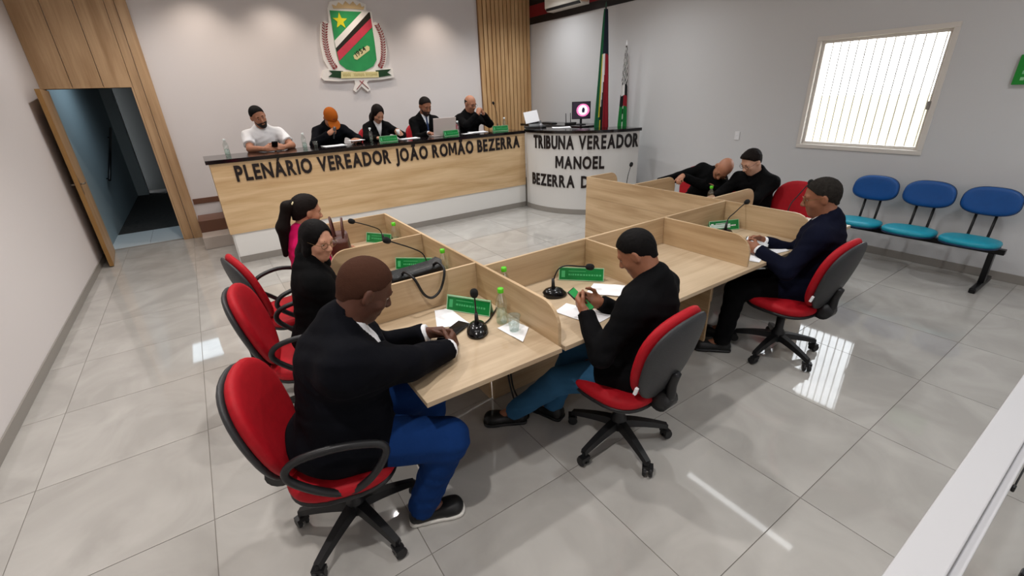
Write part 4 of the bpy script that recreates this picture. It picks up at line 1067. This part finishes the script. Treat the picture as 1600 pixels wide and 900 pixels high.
        amp = {'short': .0011, 'thick': .003, 'buzz': .0006, 'long': .0009, 'ponytail': .0012}[hair]
        Fh.noise = lambda P: amp*(np.sin(P[..., 0]*260+3*np.sin(P[..., 1]*90))*np.sin(P[..., 1]*190+P[..., 2]*140)+.6*np.sin(P[..., 0]*520+P[..., 2]*330)*np.sin(P[..., 1]*430))
        ho = head_obj('hair', Fh, hairm, hh)
        if hair == 'ponytail':
            Fl = Field(); Fl.rc((0, -.10, .055), (0, -.135, .03), .026, .034, .02); Fl.rc((0, -.135, .03), (-.02, -.155, -.12), .036, .042, .03); Fl.rc((-.02, -.155, -.12), (-.03, -.135, -.32), .042, .018, .03)
            head_obj('ponytail', Fl, hairm, hh)
            M4 = Matrix(HM.tolist()).to_4x4(); M4.translation = Vector(HH(0, -.112, .052))
            bm = bmesh.new(); bm_tube(bm, [M4 @ R(.9, 'X') @ Vector((.030*math.cos(a), .030*math.sin(a), 0)) for a in np.linspace(0, 2*PI, 16, endpoint=False)], .006, 6, True)
            from_bm('hair_tie', bm, mat('hair_tie_cream', 'cfc39a', .5), root, True)
    if hair == 'fringe':     # balding: hair at the sides and back only
        Fh = Field(); Fh.el((0, -.012, .030), (.0795, .0995, .0915), None, .01); Fh.rc((0, -.045, -.02), (0, -.050, -.055), .047, .036, .03)
        Fh.clip(lambda P: np.maximum((zline(P)-P[..., 2])*.85, np.maximum(P[..., 2]-.045, P[..., 1]-.0))); head_obj('hair', Fh, hairm, hh)
    if hair == 'cap':
        Fh = Field(); Fh.el((0, -.012, .036), (.089, .110, .100), None, .01); Fh.clip(lambda P: (.018-P[..., 1]*.10-P[..., 2])); co = head_obj('cap', Fh, hairm, hh)
        Fb = Field(); Fb.el((0, .115, .020), (.080, .085, .012), rotm('X', -.22), .01); head_obj('cap_brim', Fb, hairm, hh)
        bm = bmesh.new(); M4 = Matrix(HM.tolist()).to_4x4(); M4.translation = Vector(HH(0, .088, .078)); bmesh.ops.create_uvsphere(bm, u_segments=10, v_segments=8, radius=.013, matrix=M4 @ Matrix.Diagonal((1, .4, 1, 1))); from_bm('cap_badge', bm, mat('dark_red_badge', '7c1f12', .5), root, True)
        Fh = Field(); Fh.el((0, -.012, .030), (.080, .100, .092), None, .01); Fh.rc((0, -.045, -.02), (0, -.050, -.055), .049, .038, .03); Fh.clip(lambda P: np.maximum((zline(P)-P[..., 2])*.85, P[..., 2]-.03)); head_obj('hair', Fh, mat('hair_black', '0f0c0b', .6), hh)
    if beard is not None:
        Fb = Field(); Fb.el((0, .022, -.040), (.0655, .0755, .0865), None, .03); Fb.el((0, .058, -.098), (.033, .031, .030), None, .03); Fb.rc((-.02, .082, -.053), (.02, .082, -.053), .010, .010, .01)
        Fb.clip(lambda P: np.maximum(P[..., 2]-np.interp(P[..., 1], [-.03, .03, .06, .12], [-.005, -.035, -.048, -.046]), .0-P[..., 1]*1.0-.012))
        Fb.rc((-.016, .093, -.068), (.016, .093, -.068), .0085, .0085, .004, sub=True)
        head_obj('beard', Fb, beard, hh)
    if glasses is not None:
        t_ = None; bm = bmesh.new()
        for q in (-1, 1):
            bm_tube(bm, [Vector(HH(q*.033+.024*math.cos(a), .100-.004*abs(math.cos(a)), -.002+.017*math.sin(a))) for a in np.linspace(0, 2*PI, 18, endpoint=False)], .0016*sc, 6, True)
            bm_tube(bm, [Vector(HH(q*.057, .097, .004)), Vector(HH(q*.078, .06, .006)), Vector(HH(q*.083, -.005, .008)), Vector(HH(q*.080, -.025, -.008))], .0016*sc, 6)
        bm_tube(bm, [Vector(HH(-.010, .102, .002)), Vector(HH(.010, .102, .002))], .0016*sc, 6)
        from_bm('glasses', bm, glasses, root, True)
    # ---- clothes
    hc = max(h*1.25, .009)
    wr = lambda P, amt=.004: amt*np.sin(P[..., 0]*38+3*np.sin(P[..., 2]*21))*np.sin(P[..., 2]*44+P[..., 1]*19)
    if shirtm is not None:
        Fs = Field(); torso(Fs, -.004, False)
        cb = Nb-u*.02
        Fs.rc(cb, Nb+nd*.035*sc, nr+.020, nr+.012, .015, True)
        Fs.clip(lambda P: (P-(Nb+f*nr*.9+u*.055))@nrm(u*.9+f*.75))
        np_mesh('shirt', *Fs.build(hc), shirtm, root)
    Fj = Field(); ez = .016 if top == 'jacket' else .008; torso(Fj, ez, True)
    flat = True
    for a in arms:
        if top == 'short':
            Fj.rc(a[1], a[1]+(a[2]-a[1])*.72, .062*sc*armr+.010, .056*sc*armr+.012, .035, True)
        elif top == 'sleeveless': pass
        else: arm(Fj, a, .017, .97, True)
    if top == 'jacket':
        for a in legs: Fj.rc(a[1], a[1]+(a[2]-a[1])*.28, .100*sc*(.6+.4*g)+.012, .090*sc*(.6+.4*g)+.012, .06)
        Fj.rc(Nb-u*.025, Nb+u*.012-f*.006, nr+.028, nr+.020, .02, True)
    else:
        Fj.rc(Nb-u*.025, Nb+nd*.03*sc, nr+.018, nr+.012, .02, True)
    if v > 0:
        def vcut(P):
            q = (P-Nb)@TM; zz = q[..., 2]
            wid = np.interp(zz, [-v*1.0, 0., .08], [0., .062, .075])
            return np.minimum(np.minimum(wid-np.abs(q[..., 0]), (q[..., 1]-.0)), zz+v)
        Fj.clip(vcut)
    nk = Nb+f*nr*.75+u*.03
    Fj.clip(lambda P: np.minimum((P-nk)@nrm(u*.8+f*.9), .15-np.linalg.norm(P-nk, axis=-1)))
    Fj.noise = wr
    Vv, Ff = Fj.build(hc)
    np_mesh({'jacket': 'jacket', 'short': 'shirt', 'sleeveless': 'blouse'}.get(top, 'shirt') if not (top == 'short' and shirtm is not None) else 'polo_shirt', Vv+0, Ff, topm, root)
    if cuff is not None:
        for a in arms:
            dd = nrm(a[3]-a[2]); Fc = Field(); Fc.rc(a[3]-dd*.03, a[3]+dd*.010, .037*sc*armr, .036*sc*armr, .01, True); np_mesh('cuff', *Fc.build(hc), cuff, root)
    if tie is not None:
        p0 = Nb+f*(nr+.022)-u*.005; p1 = Hc+u*.40*sc+f*.112*g; p2 = Hc+u*.22*sc+f*.128*g
        Ft = Field(); Ft.rc(p0, p0-u*.03+f*.008, .014, .012, .01); Ft.rc(p1, p2, .018, .026, .01); Ft.rc(p0-u*.03+f*.008, p1, .012, .018, .01); np_mesh('tie', *Ft.build(hc*.8), tie, root)
    if trm is not None:
        Ft = Field(); Ft.el(Hc+V3(0, 0, -.01), (.170*sc*(.4+.6*g), .130*sc*g, .105*sc), None, .05)
        Ft.noise = wr
        for a in legs: leg(Ft, a, .012, True, 1.06)
        np_mesh('trousers', *Ft.build(hc), trm, root)
    if shoem is not None:
        for a in legs:
            A, td = a[3], a[4]; b0 = V3(A[0], A[1], 0); sd = np.cross(td, V3(0, 0, 1)); Rm = np.stack([sd, td, V3(0, 0, 1)], 1); zf = A[2]-.085
            Fo = Field(); Fo.bx(b0+td*.055+V3(0, 0, zf+.036), (.018, .095, .006), .026, Rm, .02); Fo.el(b0+td*.13+V3(0, 0, zf+.042), (.046, .062, .036), Rm, .03); Fo.rc(b0-td*.015+V3(0, 0, zf+.05), A+V3(0, 0, .0)-td*.012, .043, .045, .03, True)
            Fo.clip(lambda P: zf+.022-P[..., 2]); np_mesh('shoe', *Fo.build(.008), shoem, root)
            Fo = Field(); Fo.bx(b0+td*.06+V3(0, 0, zf+.014), (.022, .105, .004), .026, Rm, .02); Fo.el(b0+td*.13+V3(0, 0, zf+.015), (.050, .066, .03), Rm, .02)
            Fo.clip(lambda P: np.maximum(P[..., 2]-zf-.0235, zf+.0015-P[..., 2])); np_mesh('shoe_sole', *Fo.build(.006), solem or M_BLACKW, root)
    return root, dict(H=Hd, HM=HM, arms=arms, L=L, TM=TM, Nb=Nb)
def cloth(name, c, rough=.9, bump=.35, bscale=9): return mat(name, c, rough, bump=bump, bscale=bscale, var=.10, vscale=6, spec=.12)
C_BLACK = cloth('black_suit_cloth', '060607'); C_BLACK2 = cloth('black_shirt_cloth', '08080a'); C_NAVY = cloth('navy_suit_cloth', '0a0d1e'); C_DNAVY = cloth('midnight_jacket_cloth', '06070d')
C_JEANS = cloth('blue_denim', '0f2d5e', .9, .4, 14); C_JEANS2 = cloth('faded_denim', '2f5878', .9, .4, 14); C_WHITE = cloth('white_shirt_cloth', 'dcdcde', .8, .25)
C_PINK = cloth('magenta_blouse', 'c01256', .7, .25); C_LPINK = cloth('pale_pink_trousers', 'd98d96', .8, .3); C_DKTROU = cloth('dark_trousers', '070709'); C_TIE = cloth('blue_tie', '33415f', .5, .1)
S_DARK = skin('dark_brown', '533225'); S_MID = skin('medium_brown', '8a5a42'); S_TAN = skin('tan', 'a8745a'); S_LIGHT = skin('light', 'bd8a70'); S_PALE = skin('pale', 'c79b84')
H_BLK = mat('black_hair', '070505', .7, bump=.12, bscale=160, spec=.15); H_DBR = mat('dark_brown_hair', '120b08', .7, bump=.12, bscale=160, spec=.15); H_GREY = mat('greying_hair', '25221f', .85, bump=.3, bscale=160, var=.35, vscale=60, spec=.1); H_BUZZ = mat('shaved_hair', '3f271d', .85, bump=.2, bscale=200, spec=.1)
M_SHOE = mat('black_shoe', '0a0a0b', .5); M_SOLE = mat('white_sole', 'd9d6cf', .6); M_GLF = mat('glasses_frame', '15120f', .35); M_GLG = mat('thin_gold_frame', '6f5a38', .3, metal=.8)
DN = (0, 0, -1)
def Wd(a, up=0.): a = math.radians(a); return (math.cos(a), math.sin(a), up)
# 1 heavy man in the foreground, hands together on the desk
person('heavy man in dark jacket and blue jeans seated at the near desk, hands together', (-.15, .355, 0), -14,
       {'R': ((.335, .30, .795), Wd(48, .05), (-.5, .75, -.15), .45, .6), 'L': ((.30, .50, .80), Wd(-32, .05), (-.1, -.8, -.5), .5, .6)},
       lean=.25, seat=.465, head=(.32, .20, .0), neck=.36, girth=1.5, sc=1.0, poles={'R': (-.1, -.35, -1), 'L': (-.1, .5, -.8)}, skinm=S_DARK, topm=C_DNAVY, shirtm=C_WHITE, v=.10, trm=C_JEANS, shoem=M_SHOE, solem=M_SOLE,
       feet=((.22, .50, .085), (.05, .19, .085), Wd(-10), Wd(-20)), hair='buzz', hairm=H_BUZZ, h=.0065, cuff=C_WHITE, armr=1.3, hairline=.0)
# 2 man with the phone
p2, i2 = person('young man in black looking down at the phone in his hands', (1.225, .01, 0), 108,
       {'L': ((1.015, .135, .835), Wd(75, .35), (.75, .2, .35), .75, .5), 'R': ((1.185, .20, .815), Wd(140, .25), (-.6, -.45, .45), .7, .5)},
       lean=.0, hipy=-.08, seat=.435, head=(.60, .18, .0), neck=.38, sc=.96, hsf=.97, girth=1.12, skinm=S_MID, topm=C_BLACK2, shirtm=None, trm=C_JEANS2, shoem=M_SHOE,
       feet=((.80, .50, .085), (1.02, .40, .085), Wd(150), Wd(110)), hair='short', hairm=H_BLK, h=.0068)
# 3 man in the navy suit
person('man in navy suit with glasses and greying hair, seated at the near desks', (2.93, -.02, 0), 106,
       {'L': ((2.665, .15, .80), Wd(100, .1), (.7, .2, -.2), .85, .7), 'R': ((2.86, .215, .80), Wd(125, .1), (-.5, -.5, -.3), .7, .6)},
       lean=.0, seat=.43, hipy=-.09, head=(.26, .20, 0), neck=.32, girth=1.12, skinm=S_MID, topm=C_NAVY, shirtm=C_WHITE, v=.10, trm=C_DKTROU, shoem=M_SHOE,
       feet=((2.52, .22, .085), (2.72, .32, .085), Wd(135), Wd(120)), hair='short', hairm=H_GREY, glasses=M_GLG, h=.0072, cuff=C_WHITE)
# 4 black-haired woman
person('woman with long black hair and glasses in black, looking towards the camera', (-.03, 1.33, 0), -8,
       {'L': ((.33, 1.42, .80), Wd(-20, 0), DN, .3, .3), 'R': ((.31, 1.25, .80), Wd(25, 0), DN, .3, .3)},
       lean=.17, hsf=1.0, head=(.12, -.88, .10), neck=.30, fem=True, skinm=S_LIGHT, topm=C_BLACK, trm=C_DKTROU, shoem=M_SHOE, feet=((.28, 1.45, .085), (.28, 1.22, .085), Wd(0), Wd(-5)),
       hair='long', hairm=H_BLK, glasses=M_GLG, h=.0075, sc=.92)
# 5 woman with ponytail
person('woman with dark ponytail in magenta blouse behind the black-haired woman', (.09, 2.06, 0), 8,
       {'L': ((.33, 2.25, .80), Wd(-10, 0), DN, .3, .3), 'R': ((.32, 2.00, .80), Wd(20, 0), DN, .3, .3)},
       lean=.10, head=(.12, .05, 0), neck=.28, fem=True, skinm=S_TAN, top='short', topm=C_PINK, trm=C_LPINK, shoem=M_SHOE, feet=((.30, 2.22, .085), (.30, 2.0, .085), Wd(0), Wd(5)),
       hair='ponytail', hairm=H_DBR, h=.0085, sc=.92)
# 6 bald man leaning over
person('bald man with thin glasses in black jacket leaning sideways to his neighbour', (4.38, 1.86, 0), 178,
       {'L': ((3.93, 1.84, .975), Wd(200, -.15), (0, -.25, -1), .55, .3), 'R': ((3.86, 2.20, .80), Wd(180, 0), DN, .3, .3)},
       lean=.20, side=-.62, head=(.42, .55, -.12), neck=.35, girth=1.1, skinm=S_TAN, topm=C_BLACK, shirtm=C_BLACK2, trm=C_DKTROU, shoem=M_SHOE,
       feet=((3.95, 1.85, .085), (3.95, 2.15, .085), Wd(180), Wd(180)), hair=None, hairm=H_BUZZ, glasses=M_GLG, h=.0085)
# 7 dark-haired man
person('man with dark quiff and dark glasses in black jacket, looking down beside the bald man', (4.36, 1.13, 0), 180,
       {'L': ((3.86, 1.05, .80), Wd(170, 0), DN, .4, .3), 'R': ((3.86, 1.30, .80), Wd(190, 0), DN, .4, .3)},
       lean=.26, head=(.30, -.25, .05), neck=.35, girth=1.1, sc=.94, skinm=S_PALE, topm=C_BLACK, shirtm=C_BLACK2, v=.08, trm=C_DKTROU, shoem=M_SHOE,
       feet=((3.93, 1.05, .085), (3.93, 1.33, .085), Wd(180), Wd(180)), hair='thick', hairm=H_DBR, glasses=M_GLF, h=.0085)
ZS = .5005
def sfeet(x): return ((x+.11, 5.72, ZS+.085), (x-.11, 5.72, ZS+.085), (0, -1, 0), (0, -1, 0))
# 8 white polo
person('bearded man in white polo shirt leaning on the left end of the podium', (.42, 6.02, ZS), -90,
       {'L': ((.56, 5.53, 1.325), (-.85, -.3, .1), (-.2, .6, -.3), .6, .5), 'R': ((.34, 5.52, 1.325), (.85, -.3, .1), (.2, .6, -.2), .6, .5)},
       lean=.22, side=.03, head=(.10, .18, .22), neck=.28, girth=1.06, skinm=S_TAN, top='short', topm=C_WHITE, trm=C_DKTROU, feet=sfeet(.42), shoem=M_SHOE, hair='short', hairm=H_BLK, beard=mat('black_beard', '120c0a', .7, bump=.5, bscale=150), h=.0085, sc=1.04, armr=1.1,
       poles={'L': (.75, -.05, -.55), 'R': (-.75, -.05, -.55)})
# 9 orange cap
person('man in orange cap and dark jacket speaking into a hand microphone', (1.30, 6.02, ZS), -90,
       {'R': ((1.20, 5.66, 1.44), (.75, -.1, .45), (.35, .5, -.6), .95, .8), 'L': ((1.56, 5.50, 1.33), (-.6, -.6, .1), (-.4, .3, -.7), .5, .5)},
       lean=.27, head=(.62, .10, .0), neck=.45, girth=1.05, skinm=S_TAN, topm=C_DNAVY, trm=C_DKTROU, feet=sfeet(1.3), shoem=M_SHOE, hair='cap', hairm=cloth('orange_cap_cloth', 'a35519', .8, .1), h=.0085, sc=1.0,
       poles={'L': (.8, .1, -.5), 'R': (-.8, .0, -.6)})
# 10 woman in white top
person('woman in black blazer and white top holding a small white cup', (2.02, 6.02, ZS), -90,
       {'L': ((2.24, 5.58, 1.36), (-.7, -.35, .3), (-.3, .5, .1), .9, .6), 'R': ((1.86, 5.54, 1.33), (.5, -.7, 0), DN, .4, .3)},
       lean=.22, head=(.42, .12, .0), neck=.35, fem=True, skinm=S_LIGHT, topm=C_BLACK, shirtm=C_WHITE, v=.22, trm=C_DKTROU, feet=sfeet(2.02), shoem=M_SHOE, hair='long', hairm=H_DBR, h=.0085, sc=.98,
       poles={'L': (.8, .1, -.5), 'R': (-.8, .0, -.6)})
# 11 laptop man
person('man in black suit, white shirt and blue tie behind the laptop', (2.84, 6.02, ZS), -90,
       {'L': ((2.99, 5.62, 1.33), (-.2, -.9, 0), DN, .4, .3), 'R': ((2.72, 5.62, 1.33), (.2, -.9, 0), DN, .4, .3)},
       lean=.14, head=(.28, .10, .0), neck=.28, skinm=S_MID, topm=C_BLACK, shirtm=C_WHITE, v=.20, tie=C_TIE, trm=C_DKTROU, feet=sfeet(2.84), shoem=M_SHOE, hair='short', hairm=H_DBR, beard=mat('stubble', '2e1d16', .8), h=.0085, sc=1.05, cuff=C_WHITE)
# 12 clasped hands
person('balding man in black with glasses, hands clasped before his mouth', (3.68, 6.02, ZS), -90,
       {'L': ((3.775, 5.66, 1.565), (-.45, .1, .75), (-.75, .35, -.1), .75, .5), 'R': ((3.665, 5.65, 1.565), (.45, .1, .75), (.75, .35, -.1), .75, .5)},
       lean=.15, head=(.20, .22, .0), neck=.28, girth=1.08, skinm=S_TAN, topm=C_BLACK, shirtm=C_BLACK2, trm=C_DKTROU, feet=sfeet(3.68), shoem=M_SHOE, hair='fringe', hairm=H_GREY, glasses=M_GLF, h=.0085, sc=1.04,
       poles={'L': (.75, .0, -.8), 'R': (-.75, .0, -.8)})
# ---- things held
phone('phone with a green screen in the young man\'s hands', T(1.075, .235, .845) @ R(.42, 'Z') @ R(.65, 'X'), mat('green_screen', '2c8a48', .2, emit=.25))
phone('phone in the hands of the white-shirted man', T(.45, 5.46, 1.36) @ R(PI, 'Z') @ R(.7, 'X'))
hm = thing('hand_microphone', 'hand microphone held by the man in the orange cap', 'microphone', (1.265, 5.63, 1.43))
tube('handle', [(-.02, -.01, -.06), (.012, .0, .05)], [.011, .014], M_BLACKW, hm, 12)
tube('grille', [(.010, 0, .045), (.016, 0, .065), (.022, 0, .085), (.026, 0, .098)], [.014, .022, .022, .012], mat('steel_mesh', '5d5d60', .4, metal=.8), hm, 14)
cup('small white cup in the hand of the woman in black blazer', (2.175, 5.525, 1.36), mat('white_plastic', 'e2e2e2', .4), .07, .03)
sheet('paper', 'lifted sheets held by the man in the orange cap', 'paper', rect(1.50, 5.43, .20, .16, .2), 1.335, 4)
tb = thing('tablet', 'white edged tablet held by the navy-suited man', 'tablet', (2.79, .23, .80)); tb.rotation_euler = (.25, 0, .4)
box('case', -.045, .045, -.08, .08, 0, .01, M_BLACKW, tb, bev=.003); box('screen', -.04, .04, -.074, .074, .0101, .0108, mat('pale_screen', 'd5d8da', .25), tb)
